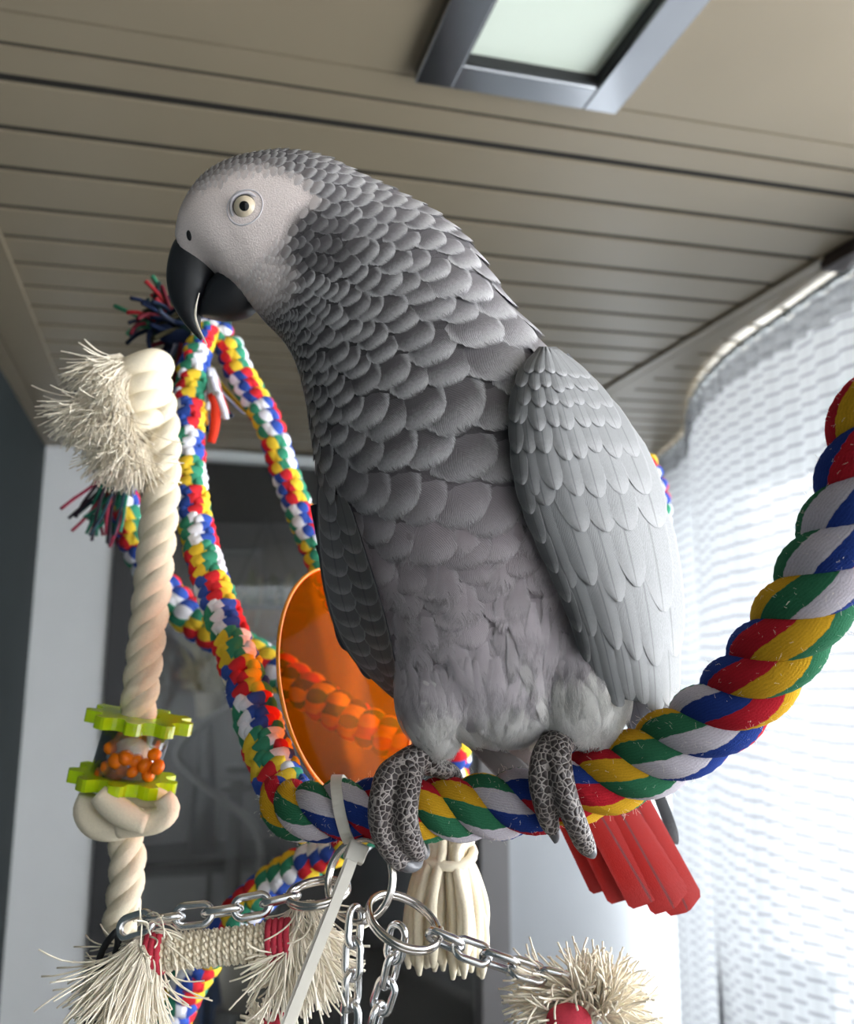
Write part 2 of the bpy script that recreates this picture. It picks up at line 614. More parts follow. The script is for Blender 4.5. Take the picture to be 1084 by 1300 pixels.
# far end: pale leaf, dark frame, dim glazed opening, grey post, white wall
x0, x1, x2, x3, x4 = wall_px(36, YE), wall_px(134, YE), wall_px(158, YE), wall_px(606, YE), wall_px(640, YE)
we = MB().bbox((-0.62, YE, 0), (x1, YE + 0.05, 2.38)).build('wall_end', M['white_wall'], smooth_=False)
tag(we, 'white painted wall strip at the far end of the balcony', kind='structure')
w2 = MB().bbox((x4, YE, 0), (2.4, YE + 0.1, 2.5)).build('wall_far_right', M['pale_wall'], smooth_=False)
tag(w2, 'white end wall beside the sheer curtain', kind='structure')
dr = MB().bbox((x1, YE - 0.02, 0), (x2, YE + 0.06, 2.36)).build('door_1', M['dark_frame'], smooth_=False)
tag(dr, 'glazed dark-framed opening at the far end', kind='structure')
part(MB().bbox((x3, YE - 0.02, 0), (x4, YE + 0.08, 2.4)).build('post', M['grey_post'], smooth_=False), dr)
part(MB().bbox((x2, YE - 0.03, 2.255), (x3, YE + 0.04, 2.285)).build('head_rail', M['wire_white'], smooth_=False), dr)
part(MB().bbox((x2, YE + 0.01, 0.05), (x3, YE + 0.016, 2.25)).build('pane', M['pane'], smooth_=False), dr)
part(MB().bbox((x2, YE - 0.01, 0.0), (x2 + 0.05, YE + 0.05, 2.25)).build('side_rail', M['dark_frame'], smooth_=False), dr)
part(MB().bbox((x2, YE - 0.025, 0.0), (x3, YE + 0.05, 0.05)).build('sill', M['dark_frame'], smooth_=False), dr)
# dim room behind the glass
rm = MB()
rm.bbox((x1 - .5, 5.0, 0), (x4 + .5, 5.1, 2.4))
wr = rm.build('wall_back_room', M['room_dark'], smooth_=False)
tag(wr, 'dim grey wall of the room behind the glass', kind='structure')
o = MB().bbox((x1 - .52, YE + 0.1, 0), (x1 - .5, 5.1, 2.4)).build('wall_room_side', M['room_dark'], smooth_=False)
tag(o, 'dim side wall of the room behind the glass', kind='structure')
o = MB().bbox((x4 + .5, YE + 0.1, 0), (x4 + .52, 5.1, 2.4)).build('wall_room_far', M['room_dark'], smooth_=False)
tag(o, 'dim further side wall of the room behind the glass', kind='structure')

bk = MB().bbox((-0.62, -1.5, 0), (XW0, -1.4, 2.5)).build('wall_back', M['white_wall'], smooth_=False)
tag(bk, 'white wall at the near end of the balcony', kind='structure')

# window side: wall with lintel, opening, sill; frame members
XW = 2.0
wr_ = MB().bbox((XW, 1.2, 0), (XW + .12, YE + 0.3, 0.1)).bbox((1.46, -1.4, 0), (1.58, 1.2, 0.8)).bbox((1.46, 1.1, 0), (XW, 1.2, 0.8))  # near parapet and return belong to an unseen bay added for more light
wr_ = wr_.build('wall_right', M['white_wall'], smooth_=False)
tag(wr_, 'white parapet wall under the balcony window', kind='structure')
li = MB().bbox((XW, 1.2, 2.22), (XW + .12, YE + 0.3, 2.55)).build('wall_lintel', M['white_wall'], smooth_=False)
tag(li, 'white lintel above the balcony window', kind='structure')
wn = MB().bbox((XW + .03, 3.06, .1), (XW + .09, YE, 2.22)).build('window_1', M['wire_white'], smooth_=False)
tag(wn, 'white framed window behind the sheer curtain', kind='structure')
part(MB().bbox((XW + .04, 2.1, .1), (XW + .08, 2.14, 2.22)).build('mullion', M['wire_white'], smooth_=False), wn)
part(MB().bbox((XW + .03, 1.2, .1), (XW + .09, YE, .15)).build('frame_rail', M['wire_white'], smooth_=False), wn)
part(MB().bbox((XW + .03, 1.2, 2.17), (XW + .09, YE, 2.22)).build('frame_rail', M['wire_white'], smooth_=False), wn)
wn2 = MB().bbox((1.49, 1.12, .8), (1.55, 1.18, 2.27)).build('window_added', M['wire_white'], smooth_=False)  # out of view, added close to the camera to let in more sky light
tag(wn2, 'unseen white framed open window bay, added close in for more light', kind='structure')
for y in (-1.38, -0.1):
    part(MB().bbox((1.49, y, .8), (1.55, y + 0.05, 2.27)).build('mullion', M['wire_white'], smooth_=False), wn2)

# curtain: rail with a rounded corner, header tape and folded sheer cloth
rp = [(1190, 262), (1084, 338), (995, 400), (934, 443), (894, 483), (878, 514), (872, 551), (842, 578), (834, 586)]
rail3 = []
for q in rp:
    r = ray(*q)
    t = (CH - 0.022) / r.dot(CN)
    rail3.append(CP + r * t)
rail3 = [rail3[0] - (rail3[1] - rail3[0]) * 0.5] + rail3
rail_s, rs = resample(crom(rail3, 10), 0.004)
ct = empty('sheer_curtain', (1.5, 2.0, 0.0))
tag(ct, 'white sheer curtain on a curved white ceiling rail', 'curtain')
MB().tube([Vector(p[:3]) for p in rail_s[::6]], 0.009, 8).build('rail', M['wire_white'], ct)


def curtain_sheet(w_top, w_bot, rows, amp, name, mat, shift=0.0):
    mb = MB()
    n = len(rail_s)
    V, UVs = [], []
    for j in range(rows + 1):
        f = j / rows
        for i in range(n):
            p = Vector(rail_s[i][:3])
            tg = Vector(rail_s[min(i + 1, n - 1)][:3]) - Vector(rail_s[max(i - 1, 0)][:3])
            nn = Vector((tg.y, -tg.x, 0)).normalized()
            s = rs[i]
            a = amp * (0.5 + 0.5 * f)
            off = a * (math.sin(s * 2 * math.pi / 0.07 + 0.7 * math.sin(s * 9)) + 0.5 * math.sin(s * 2 * math.pi / 0.19 + 1.0)) + shift
            z = lerp(p.z - w_top, (p.z - w_bot) if w_bot < 1 else 0.02, f)
            V.append((p.x + nn.x * off, p.y + nn.y * off, z))
            UVs.append((s, z))
    F = [(j * n + i, j * n + i + 1, (j + 1) * n + i + 1, (j + 1) * n + i) for j in range(rows) for i in range(n - 1)]
    return mb.add(V, F, UVs).build(name, mat, ct)


curtain_sheet(0.012, 2.0, 12, 0.012, 'cloth', M['curtain'])
curtain_sheet(0.0, 0.085, 2, 0.009, 'header_tape', M['header'], -0.012)

# storage box standing behind the curtain
sb = empty('storage_box', (1.7, 2.24, 0))
tag(sb, 'pale grey storage box standing behind the sheer curtain', 'box')
b_ = MB().bbox((1.625, 2.12, 0.0), (1.785, 2.36, 0.655)).build('body', M['outside'], sb, smooth_=False)
MB().bbox((1.62, 2.115, 0.655), (1.79, 2.365, 0.69)).build('lid', M['outside'], sb, smooth_=False)


# ------------------------------------------------------------------ dim things behind the glass
def PY(px, py, Y):
    r = ray(px, py)
    return CP + r * (Y / r.y)


hose = resample(crom([tuple(PY(x, y, 3.5)) for x, y in ((300, 893), (255, 920), (228, 948), (228, 968), (262, 1000), (305, 1032), (325, 1052), (332, 1085), (325, 1120))], 8), 0.02)[0]
tag(MB().tube([Vector(p) for p in hose], 0.014, 8).build('hose', M['hose']), 'grey flexible hose looping behind the glass', 'hose')
# hanging basket with trailing plant
hb0 = PY(335, 775, 4.65)
hb = empty('hanging_basket', hb0)
tag(hb, 'brown hanging basket of trailing plants behind the glass', 'basket')
rim = [hb0 + Vector((math.cos(a) * .24, math.sin(a) * .24, 0)) for a in np.linspace(0, 2 * math.pi, 28, endpoint=False)]
MB().tube(rim, 0.012, 8, closed=True).build('rim', M['black'], hb)
mb = MB()
pr = [(0.235, 0), (0.23, -0.05), (0.2, -0.1), (0.13, -0.14), (0.02, -0.15)]
V, F = [], []
for r_, z_ in pr:
    for k in range(24):
        a = 2 * math.pi * k / 24
        V.append(hb0 + Vector((math.cos(a) * r_, math.sin(a) * r_, z_)))
for i in range(len(pr) - 1):
    for k in range(24):
        F.append((i * 24 + k, i * 24 + (k + 1) % 24, (i + 1) * 24 + (k + 1) % 24, (i + 1) * 24 + k))
mb.add(V, F).build('bowl', M['wicker'], hb)
rnd = random.Random(3)
for k in range(3):
    a = 2 * math.pi * k / 3 + .4
    MB().tube([hb0 + Vector((math.cos(a) * .24, math.sin(a) * .24, 0)), hb0 + Vector((0, 0, 2.33 - hb0.z))], 0.003, 5).build('hanger', M['black'], hb)
mb, mb2 = MB(), MB()
for k in range(70):
    a = rnd.uniform(0, 2 * math.pi)
    r0, r1 = rnd.uniform(.02, .18), rnd.uniform(.08, .3)
    h1 = rnd.uniform(0.02, .2)
    p0 = hb0 + Vector((math.cos(a) * r0, math.sin(a) * r0, -.02))
    p1 = hb0 + Vector((math.cos(a) * (r0 + r1) / 2, math.sin(a) * (r0 + r1) / 2, h1))
    p2 = hb0 + Vector((math.cos(a) * r1, math.sin(a) * r1, h1 * rnd.uniform(-1.5, .8)))
    (mb if k % 3 else mb2).tube([Vector(q) for q in crom([p0, p1, p2], 3)], [.004, .009, .012, .012, .009, .006, .002], 4)
tag(mb.build('leaves', M['leaf'], hb), kind='stuff')
tag(mb2.build('dry_stems', M['straw'], hb), kind='stuff')
# plant stand with a dry trailing plant lower down
ps0 = PY(300, 1010, 3.6)
st = empty('plant_stand', (ps0.x, 3.6, 0))
tag(st, 'black pole stand with round tiers behind the glass', 'stand')
MB().tube([(ps0.x, 3.6, 0.0), (ps0.x, 3.6, ps0.z + .06)], 0.032, 12).build('pole', M['black'], st)
for z_, r_ in ((ps0.z + .10, .05), (ps0.z + .03, .07), (ps0.z - .55, .07)):
    MB().tube([(ps0.x, 3.6, z_ - .012), (ps0.x, 3.6, z_ + .012)], r_, 20).build('tier', M['black'], st)
mb = MB()
for k in range(90):
    a = rnd.uniform(0, 2 * math.pi)
    r1 = rnd.uniform(.04, .17)
    c0 = PY(265, 850, 4.1)
    p0 = c0 + Vector((rnd.uniform(-.05, .05), 0, -.1))
    p2 = c0 + Vector((math.cos(a) * r1, math.sin(a) * r1 * .5, rnd.uniform(-.12, .16)))
    p1 = (p0 + p2) / 2 + Vector((0, 0, rnd.uniform(0, .08)))
    mb.tube([Vector(q) for q in crom([p0, p1, p2], 3)], [.003, .004, .005, .006, .006, .004, .002], 4)
pt = empty('dry_plant', PY(265, 880, 4.1))
tag(pt, 'tangled dry potted plant behind the glass', 'plant')
tag(mb.build('stems', M['straw'], pt), kind='stuff')
q = PY(265, 885, 4.1)
MB().tube([(q.x, 4.1, PY(260, 1100, 3.9).z + .024), q + Vector((0, 0, -.088))], [.07, .03], 12).build('pedestal', M['dark_frame'], pt)
MB().tube([q + Vector((0, 0, -.09)), q + Vector((0, 0, 0.02))], [.05, .065], 16).build('pot', M['putty'], pt)
# low dark cabinet
cbz = PY(260, 1100, 3.9)
cb = empty('cabinet', (cbz.x, 3.9, 0))
tag(cb, 'low dark cabinet with framed doors behind the glass', 'cabinet')
MB().bbox((cbz.x - .28, 3.9, 0), (cbz.x + .32, 4.3, cbz.z)).build('body', M['dark_frame'], cb, smooth_=False)
MB().bbox((cbz.x - .3, 3.88, cbz.z), (cbz.x + .34, 4.32, cbz.z + .025)).build('top', M['black'], cb, smooth_=False)
for k in range(2):
    d_ = MB().bbox((cbz.x - .26 + .29 * k, 3.885, .06), (cbz.x + .01 + .29 * k, 3.9, cbz.z - .03)).build('door', M['room_dark'], cb, smooth_=False)
    part(MB().bbox((cbz.x - .02 + .06 * k, 3.87, cbz.z * .5), (cbz.x - .01 + .06 * k, 3.885, cbz.z * .5 + .1)).build('handle', M['black'], smooth_=False), d_)
q = PY(275, 1262, 3.47)
tw = resample(crom([tuple(q + Vector((0, 0, -.35))), tuple(q), tuple(q + Vector((.01, 0, .12)))], 6), .03)[0]
mb = MB()
for k in range(5):
    mb.tube([Vector(p) + Vector((.022 * (k - 2), .01 * (k % 2), 0)) for p in tw], .016, 8)
tag(mb.build('blue_towel', M['blue_cloth']), 'blue towel hanging in folds behind the glass', 'towel')
q = PY(312, 1218, 3.3)
ur = empty('urn', (q.x, 3.3, 0))
tag(ur, 'putty-coloured round jar behind the glass', 'jar')
V, F = [], []
pr = [(.02, q.z - .16), (.07, q.z - .15), (.09, q.z - .05), (.09, q.z + .03), (.07, q.z + .1), (.045, q.z + .12), (.05, q.z + .14), (.02, q.z + .14)]
for r_, z_ in pr:
    for k in range(24):
        a = 2 * math.pi * k / 24
        V.append((q.x + math.cos(a) * r_, 3.3 + math.sin(a) * r_, z_))
for i in range(len(pr) - 1):
    for k in range(24):
        F.append((i * 24 + k, i * 24 + (k + 1) % 24, (i + 1) * 24 + (k + 1) % 24, (i + 1) * 24 + k))
MB().add(V, F).build('body', M['putty'], ur)
MB().tube([(q.x, 3.3, 0), (q.x, 3.3, q.z - .155)], [.12, .1], 20).build('plinth', M['dark_frame'], ur)

# ------------------------------------------------------------------ ropes
def px_path(tab, n=10, step=0.002):
    """rows (px, py, depth, width_px) -> even samples of x,y,z,radius"""
    rows = []
    for px, py, d, w in tab:
        p = P(px, py, d)
        rows.append((p.x, p.y, p.z, w / 2 * d / FPX))
    return resample(crom(rows, n), step)


def frames(pts):
    n = len(pts)
    p = [Vector(q[:3]) for q in pts]
    T = [(p[min(i + 1, n - 1)] - p[max(i - 1, 0)]).normalized() for i in range(n)]
    N = (T[0].orthogonal()).normalized()
    out = []
    for i in range(n):
        N = (N - T[i] * N.dot(T[i])).normalized()
        out.append((p[i], T[i], N, T[i].cross(N)))
    return out


def twisted(name, tab, mat, label, cat, lay=3.1, phase=0.0, cphase=0.0, step=0.002, seg=18, strands=3, group=None, fuzz=0, fuzzmat=None):
    pts, s = px_path(tab, 12, step)
    fr = frames(pts)
    root = empty(name, pts[0][:3])
    tag(root, label, cat, group)
    Rv = pts[:, 3]
    ang = np.r_[0, np.cumsum(np.diff(s) * 2 * math.pi / (lay * 2 * (Rv[1:] + Rv[:-1]) / 2))]
    allp = []
    for k in range(strands):
        V, UVs, F = [], [], []
        cent = []
        for i, (p, T, N, B) in enumerate(fr):
            R = Rv[i]
            rs_ = R * 0.50
            rc = R - rs_
            a = ang[i] + phase + 2 * math.pi * k / strands
            cent.append((p + (N * math.cos(a) + B * math.sin(a)) * rc, (N * math.cos(a) + B * math.sin(a)), T, rs_))
        tw = 0.0
        for i in range(len(cent)):
            c, o_, T, r = cent[i]
            c0, c1 = cent[max(i - 1, 0)][0], cent[min(i + 1, len(cent) - 1)][0]
            t = (c1 - c0).normalized()
            oo = (o_ - t * o_.dot(t)).normalized()
            b = t.cross(oo)
            if i:
                dsn = (cent[i][0] - cent[i - 1][0]).length
                al = math.acos(max(-1, min(1, t.dot(T))))
                tw += math.tan(al) / r * dsn
            for j in range(seg + 1):
                th = 2 * math.pi * j / seg
                V.append(c + (oo * math.cos(th) * 1.08 + b * math.sin(th) * 1.12) * r)
                UVs.append(((th + 1.2 * tw) / (2 * math.pi) + cphase + 0.31 * k, s[i]))
        m = seg + 1
        for i in range(len(cent) - 1):
            for j in range(seg):
                F.append((i * m + j, i * m + j + 1, (i + 1) * m + j + 1, (i + 1) * m + j))
        F.append(tuple(range(seg))[::-1])
        F.append(tuple((len(cent) - 1) * m + j for j in range(seg)))
        MB().add(V, F, UVs).build('strand', mat, root)
        allp += [(c, o_, r, T) for c, o_, T, r in cent]
    if fuzz:
        rr = random.Random(11)
        mb = MB()
        for _ in range(fuzz):
            c, o_, r, T = rr.choice(allp)
            d = (o_ + Vector((rr.gauss(0, .5), rr.gauss(0, .5), rr.gauss(0, .5)))).normalized()
            p0 = c + d * r * 1.0
            L = rr.uniform(.0008, .0036)
            b = (d + Vector((rr.gauss(0, .8), rr.gauss(0, .8), rr.gauss(0, .8)))).normalized()
            mb.tube([p0, p0 + d * L * .5, p0 + d * L * .5 + b * L * .6], .00004, 3, cap=False)
        tag(mb.build('fuzz', fuzzmat, root), kind='stuff')
    return root, pts, fr


PAL = [srgb(60, 140, 110), srgb(238, 200, 60), srgb(214, 48, 56), srgb(56, 84, 168), srgb(232, 232, 240)]


def braided(name, tab, label, cols=5, rowf=0.42, seed=1, group=None, pal=None):
    pal = pal or PAL
    pts, s = px_path(tab, 10, 0.001)
    fr = frames(pts)
    rr = random.Random(seed)
    mb = MB()
    total = s[-1]
    pos, row = 0.0, 0
    while pos < total:
        i = min(len(s) - 1, int(pos / total * (len(s) - 1)))
        p, T, N, B = fr[i]
        R = pts[i][3]
        h = 2 * R * rowf
        for c in range(cols):
            a = 2 * math.pi * (c + 0.5 * (row % 2)) / cols + row * .12
            o_ = N * math.cos(a) + B * math.sin(a)
            tg = T.cross(o_)
            ax = (tg + T * .35).normalized()
            az = o_.cross(ax)
            base = (c * 2 + (row // 3) * 2 + (row % 2)) % 5
            jit = rr.uniform(.92, 1.08)

            def fcol(x, y, z, base=base):
                q = pal[(base + int(min(2.99, max(0, (x + 1) / 2 * 3)))) % len(pal)]
                return (*q, 1)
            ctr = p + o_ * R * .62 + T * (rr.uniform(-.06, .06) * h)
            mb.ellipsoid(ctr, ax * R * 2 * math.pi / cols * .56 * jit, o_ * R * .40, az * h * .56 * jit, 12, 6, fcol)
        pos += h * .92
        row += 1
    # core so that nothing shows through
    o = mb.build(name, M['braid'])
    tag(o, label, 'rope', group)
    return o, pts


PERCH = [(352, 1012, .385, 60), (378, 1030, .372, 72), (430, 1028, .362, 76), (500, 1028, .358, 78), (560, 1027, .356, 80), (640, 1022, .352, 82),
         (705, 1008, .348, 86), (770, 988, .343, 90), (835, 958, .336, 94), (895, 920, .328, 98), (945, 876, .32, 102), (995, 812, .31, 107),
         (1040, 740, .302, 112), (1078, 665, .296, 116), (1105, 585, .29, 118), (1122, 500, .286, 120)]
perch, perch_pts, perch_fr = twisted('twisted_rope_perch', PERCH, M['yarn'], 'thick twisted rope perch of red, yellow, green, white and blue yarn under the parrot', 'rope perch',
                                     lay=1.75, fuzz=1700, fuzzmat=M['cream_thread'])

braided('braided_rope', [(262, 420, .60, 30), (247, 462, .59, 38), (240, 530, .57, 40), (240, 600, .55, 42), (254, 690, .52, 44), (279, 770, .49, 47), (307, 850, .455, 52),
                         (332, 930, .425, 58), (352, 985, .40, 62), (372, 1022, .384, 66), (400, 1040, .375, 62)],
        'multicoloured braided rope running from the knot down into the twisted perch', 4, .40, 2)
braided('braided_rope', [(258, 418, .61, 30), (285, 430, .61, 36), (305, 475, .61, 38), (340, 535, .60, 38), (362, 600, .60, 38), (385, 660, .59, 38), (410, 720, .58, 38), (450, 790, .57, 38), (540, 800, .6, 38), (680, 700, .66, 36), (760, 600, .69, 36), (805, 582, .70, 36), (825, 605, .70, 36), (834, 640, .70, 36), (836, 668, .70, 32)],
        'multicoloured braided rope passing from the knot behind the parrot', 5, .46, 3)
braided('braided_rope', [(150, 600, .66, 40), (163, 660, .66, 40), (178, 705, .655, 40), (212, 752, .65, 46), (250, 790, .645, 48), (300, 820, .635, 48), (350, 850, .62, 50), (410, 890, .60, 52), (470, 925, .59, 52), (540, 955, .58, 52), (600, 975, .57, 52)],
        'multicoloured braided rope seen through the orange disc', 5, .5, 4)
braided('braided_rope', [(470, 1052, .50, 44), (420, 1080, .51, 46), (370, 1105, .52, 48), (320, 1145, .53, 50), (280, 1190, .54, 50), (248, 1235, .55, 50), (225, 1280, .56, 50), (205, 1340, .57, 50)],
        'multicoloured braided rope hanging below the perch behind the chain', 5, .5, 5)


def threads(mb, n, base, spread, direction, length, rad, rr, droop=0.0, curl=0.25, cols=None, k=6, splay=0.35):
    """n soft threads from base (a disc of radius spread) along direction"""
    d0 = Vector(direction).normalized()
    e1 = d0.orthogonal().normalized(); e2 = d0.cross(e1)
    for _ in range(n):
        a, r = rr.uniform(0, 2 * math.pi), math.sqrt(rr.random())
        off = e1 * math.cos(a) * r + e2 * math.sin(a) * r
        p = Vector(base) + off * spread
        d = (d0 + off * splay + Vector((rr.gauss(0, .1), rr.gauss(0, .1), rr.gauss(0, .1)))).normalized()
        L = length * rr.uniform(.75, 1.1)
        pts = [p]
        cv = Vector((rr.gauss(0, 1), rr.gauss(0, 1), rr.gauss(0, 1))) * curl
        for i in range(k):
            d = (d + cv / k + Vector((0, 0, -droop / k)) + Vector((rr.gauss(0, .05), rr.gauss(0, .05), rr.gauss(0, .05)))).normalized()
            p = p + d * (L / k)
            pts.append(p)
        rads = [rad] * len(pts)
        nb = len(mb.f)
        mb.tube(pts, rads, 5)
        if cols:
            c = rr.choice(cols)
            mb.fc += [(*c, 1)] * (len(mb.f) - nb)
    return mb


# dark frayed knot the ropes are tied in
kn = empty('rope_knot', P(232, 430, .62))
tag(kn, 'dark frayed multicoloured knot where the ropes are tied, behind the beak', 'knot')
rr = random.Random(5)
mb = MB()
DK = [srgb(34, 44, 70), srgb(28, 36, 54), srgb(40, 60, 60), srgb(96, 34, 44), srgb(70, 66, 50), srgb(60, 66, 84)]
threads(mb, 46, P(215, 415, .63), .010, -RT * .5 + UP * 1.0, .036, .0016, rr, .9, 1.2, DK + [srgb(170, 50, 56), srgb(60, 130, 100)])
threads(mb, 40, P(240, 420, .63), .014, -RT * .7 + UP * .1, .028, .0018, rr, .6, 1.2, DK)
threads(mb, 26, P(238, 440, .62), .012, -UP, .060, .0016, rr, .2, .6, DK + [srgb(210, 176, 60), srgb(150, 150, 170)])
threads(mb, 10, P(262, 470, .59), .006, -UP + RT * .25, .040, .0018, rr, .3, .5, [srgb(220, 70, 50), srgb(230, 150, 50), srgb(220, 220, 230)])
tag(mb.build('fray', M['thread'], kn), kind='stuff')
for k, (x, y, w) in enumerate(((232, 415, 26), (246, 432, 30), (258, 412, 26))):
    c = P(x, y, .625)
    ring = [c + (RT * math.cos(a) * .014 + (UP * .8 + FW * .6) * math.sin(a) * .011) for a in np.linspace(0, 2 * math.pi, 20, endpoint=False)]
    m_ = MB().tube(ring, .0065, 10, closed=True)
    m_.fc = [(*DK[k], 1)] * len(m_.f)
    m_.build('wrap', M['thread'], kn)
# loose yarn ends beside the first braid
for nm, path, c, w in (('red_yarn_end', [(268, 500), (274, 520), (272, 545), (268, 562)], srgb(206, 60, 40), 13), ('white_yarn_end', [(268, 478), (276, 500), (284, 520), (287, 532)], srgb(214, 212, 226), 10)):
    pp = resample(crom([tuple(P(x, y, .575)) for x, y in path], 6), .003)[0]
    m_ = MB().tube([Vector(q) for q in pp], [w / 2 * .575 / FPX * (1 - .4 * abs(i / len(pp) - .4)) for i in range(len(pp))], 8)
    m_.fc = [(*c, 1)] * len(m_.f)
    tag(m_.build('yarn_end', M['thread']), nm.replace('_', ' ') + ' hanging loose beside the braided rope', 'yarn')
# frayed end of the crossing rope
mb = MB()
threads(mb, 40, P(150, 612, .655), .012, -UP - RT * .5, .046, .0013, rr, .6, .5, [srgb(120, 40, 60), srgb(50, 120, 100), srgb(60, 50, 60), srgb(40, 60, 70), srgb(160, 60, 80)])
tag(mb.build('rope_fray', M['thread']), 'dark frayed yarn ends under the cream rope tuft', 'yarn', kind='stuff')

# cream cotton rope with top knot, tuft and bottom knot
CRX = [(192, 470, .50, 40), (203, 520, .495, 44), (206, 570, .49, 46), (204, 630, .485, 47), (198, 700, .478, 47), (191, 770, .47, 47), (183, 840, .462, 46), (177, 890, .456, 45),
       (170, 950, .45, 44), (160, 1010, .445, 44), (160, 1060, .44, 44), (162, 1100, .435, 45), (156, 1150, .43, 44), (150, 1185, .428, 44)]
cr, cr_pts, cr_fr = twisted('cotton_rope', CRX, M['cotton'], 'cream twisted cotton rope with a frayed knot at its top', 'rope', lay=2.0, phase=.5)
for k, (y, x0_, x1_, rw) in enumerate(((468, 150, 205, 15), (492, 160, 204, 14), (514, 162, 204, 14), (540, 165, 202, 13))):
    c = P((x0_ + x1_) / 2, y, .492)
    hw = (x1_ - x0_) / 2 * .492 / FPX
    ring = [c + RT * math.cos(a) * hw + (UP * (.25 - .05 * k) * math.cos(a + .4) - FW) .normalized() * math.sin(a) * .013 + UP * .003 * math.cos(a) for a in np.linspace(0, 2 * math.pi, 28, endpoint=False)]
    MB().tube(ring, rw * .492 / FPX, 12, closed=True).build('knot_wrap', M['cream'], cr)
mb = MB()
rr = random.Random(9)
threads(mb, 900, P(165, 468, .485), .010, -RT * .6 - UP * .45 - FW * .25, .034, .00028, rr, 1.3, .8, k=7)
threads(mb, 900, P(152, 505, .485), .012, -RT * .45 - UP * .9 - FW * .2, .038, .00028, rr, .7, .8, k=7)
threads(mb, 600, P(165, 560, .480), .010, -UP - RT * .2 - FW * .2, .028, .00028, rr, .5, .8, k=6)
tag(mb.build('tuft', M['cream_thread'], cr), kind='stuff')
# overhand knot under the toy
for k, (pts_, w) in enumerate((([(112, 1010), (108, 1030), (122, 1048), (148, 1052), (172, 1040)], 33), ([(124, 1008), (140, 1022), (165, 1038), (186, 1046)], 33), ([(206, 1012), (214, 1026), (202, 1040), (176, 1046), (150, 1052)], 33),
                               ([(150, 1004), (176, 1010), (204, 1016), (212, 1028)], 30))):
    dep = (.432, .424, .430, .440)[k]
    rows = [tuple(P(x, y, dep)) for x, y in pts_]
    pp = resample(crom(rows, 8), .002)[0]
    n_ = len(pp)
    MB().tube([Vector(q) for q in pp], [w / 2 * .43 / FPX * (0.72 + .28 * math.sin(math.pi * (i + .5) / n_)) for i in range(n_)], 12).build('knot_loop', M['cream'], cr)

# foraging toy: two lime gear plates, clear tube, orange beads
toy = empty('foraging_toy', P(166, 955, .452))
tag(toy, 'lime and clear bird toy with orange beads threaded on the cream rope', 'bird toy')
ax_t = (P(177, 912, .455) - P(158, 992, .448)).normalized()
ax_t = (ax_t * 1.0 - FW * .12).normalized()
e1 = (RT - ax_t * RT.dot(ax_t)).normalized(); e2 = ax_t.cross(e1)


def gear(c, r, th, name):
    n = 96
    V, F = [], []
    for z_ in (-.5, .5):
        for k in range(n):
            a = 2 * math.pi * k / n
            q = r * (0.88 + .12 * math.tanh(3 * math.cos(a * 9)))
            V.append(c + (e1 * math.cos(a) + e2 * math.sin(a)) * q + ax_t * th * z_)
    for z_ in (-.5, .5):
        for k in range(n):
            a = 2 * math.pi * k / n
            V.append(c + (e1 * math.cos(a) + e2 * math.sin(a)) * r * .36 + ax_t * th * z_)
    for k in range(n):
        j = (k + 1) % n
        F += [(k, j, n + j, n + k), (2 * n + j, 2 * n + k, 3 * n + k, 3 * n + j), (k, 2 * n + k, 2 * n + j, j), (n + k, n + j, 3 * n + j, 3 * n + k)]
    return MB().add(V, F).build(name, M['lime_clear'], toy, smooth_=False)


gt, gb_ = P(178, 915, .455), P(157, 990, .449)
gear(gt, .0275, .0062, 'gear_plate')
gear(gb_, .0275, .0062, 'gear_plate')
mb = MB()
V, F = [], []
for q_, rr_ in ((gb_, .0172), (gt, .0172), (gt, .0160), (gb_, .0160)):
    for k in range(40):
        a = 2 * math.pi * k / 40
        V.append(q_ + (e1 * math.cos(a) + e2 * math.sin(a)) * rr_)
for i in range(4):
    for k in range(40):
        F.append((i * 40 + k, i * 40 + (k + 1) % 40, ((i + 1) % 4) * 40 + (k + 1) % 40, ((i + 1) % 4) * 40 + k))
mb.add(V, F).build('clear_tube', M['clear'], toy)
rr = random.Random(4)
spots = [(140, 950), (148, 966), (136, 974), (160, 962), (172, 966), (184, 972), (196, 958), (200, 974), (154, 978), (168, 980), (130, 982), (188, 984), (146, 984)]
for (x, y) in spots:
    c = P(x, y, .449 - rr.uniform(.009, .013))
    r_ = rr.uniform(.0036, .0048)
    d1, d2 = Vector((rr.gauss(0, 1), rr.gauss(0, 1), rr.gauss(0, 1))).normalized(), None
    d2 = d1.orthogonal().normalized(); d3 = d1.cross(d2)
    MB().ellipsoid(c, d1 * r_, d2 * r_, d3 * r_ * .8, 8, 5).build('bead', M['bead'], toy)

# ------------------------------------------------------------------ orange disc
disc = None
dc = P(446, 866, .452)
major = (P(446 + 58, 866 + 124, .465) - dc)
minor = (P(446 + 70, 866 - 34, .512) - dc)
major_n = major.normalized()
minor_n = (minor - major_n * minor.dot(major_n)).normalized()
dn = major_n.cross(minor_n)
DR = major.length
V, F = [], []
NS = 96
prof = [(0, -.0015), (DR - .001, -.0015), (DR, -.0008), (DR, .0008), (DR - .001, .0015), (0, .0015)]
for i, (r_, z_) in enumerate(prof):
    for k in range(NS):
        a = 2 * math.pi * k / NS
        V.append(dc + (major_n * math.cos(a) + minor_n * math.sin(a)) * max(r_, .0001) + dn * z_)
for i in range(len(prof) - 1):
    for k in range(NS):
        F.append((i * NS + k, i * NS + (k + 1) % NS, (i + 1) * NS + (k + 1) % NS, (i + 1) * NS + k))
disc = MB().add(V, F).build('acrylic_disc', M['orange_clear'])
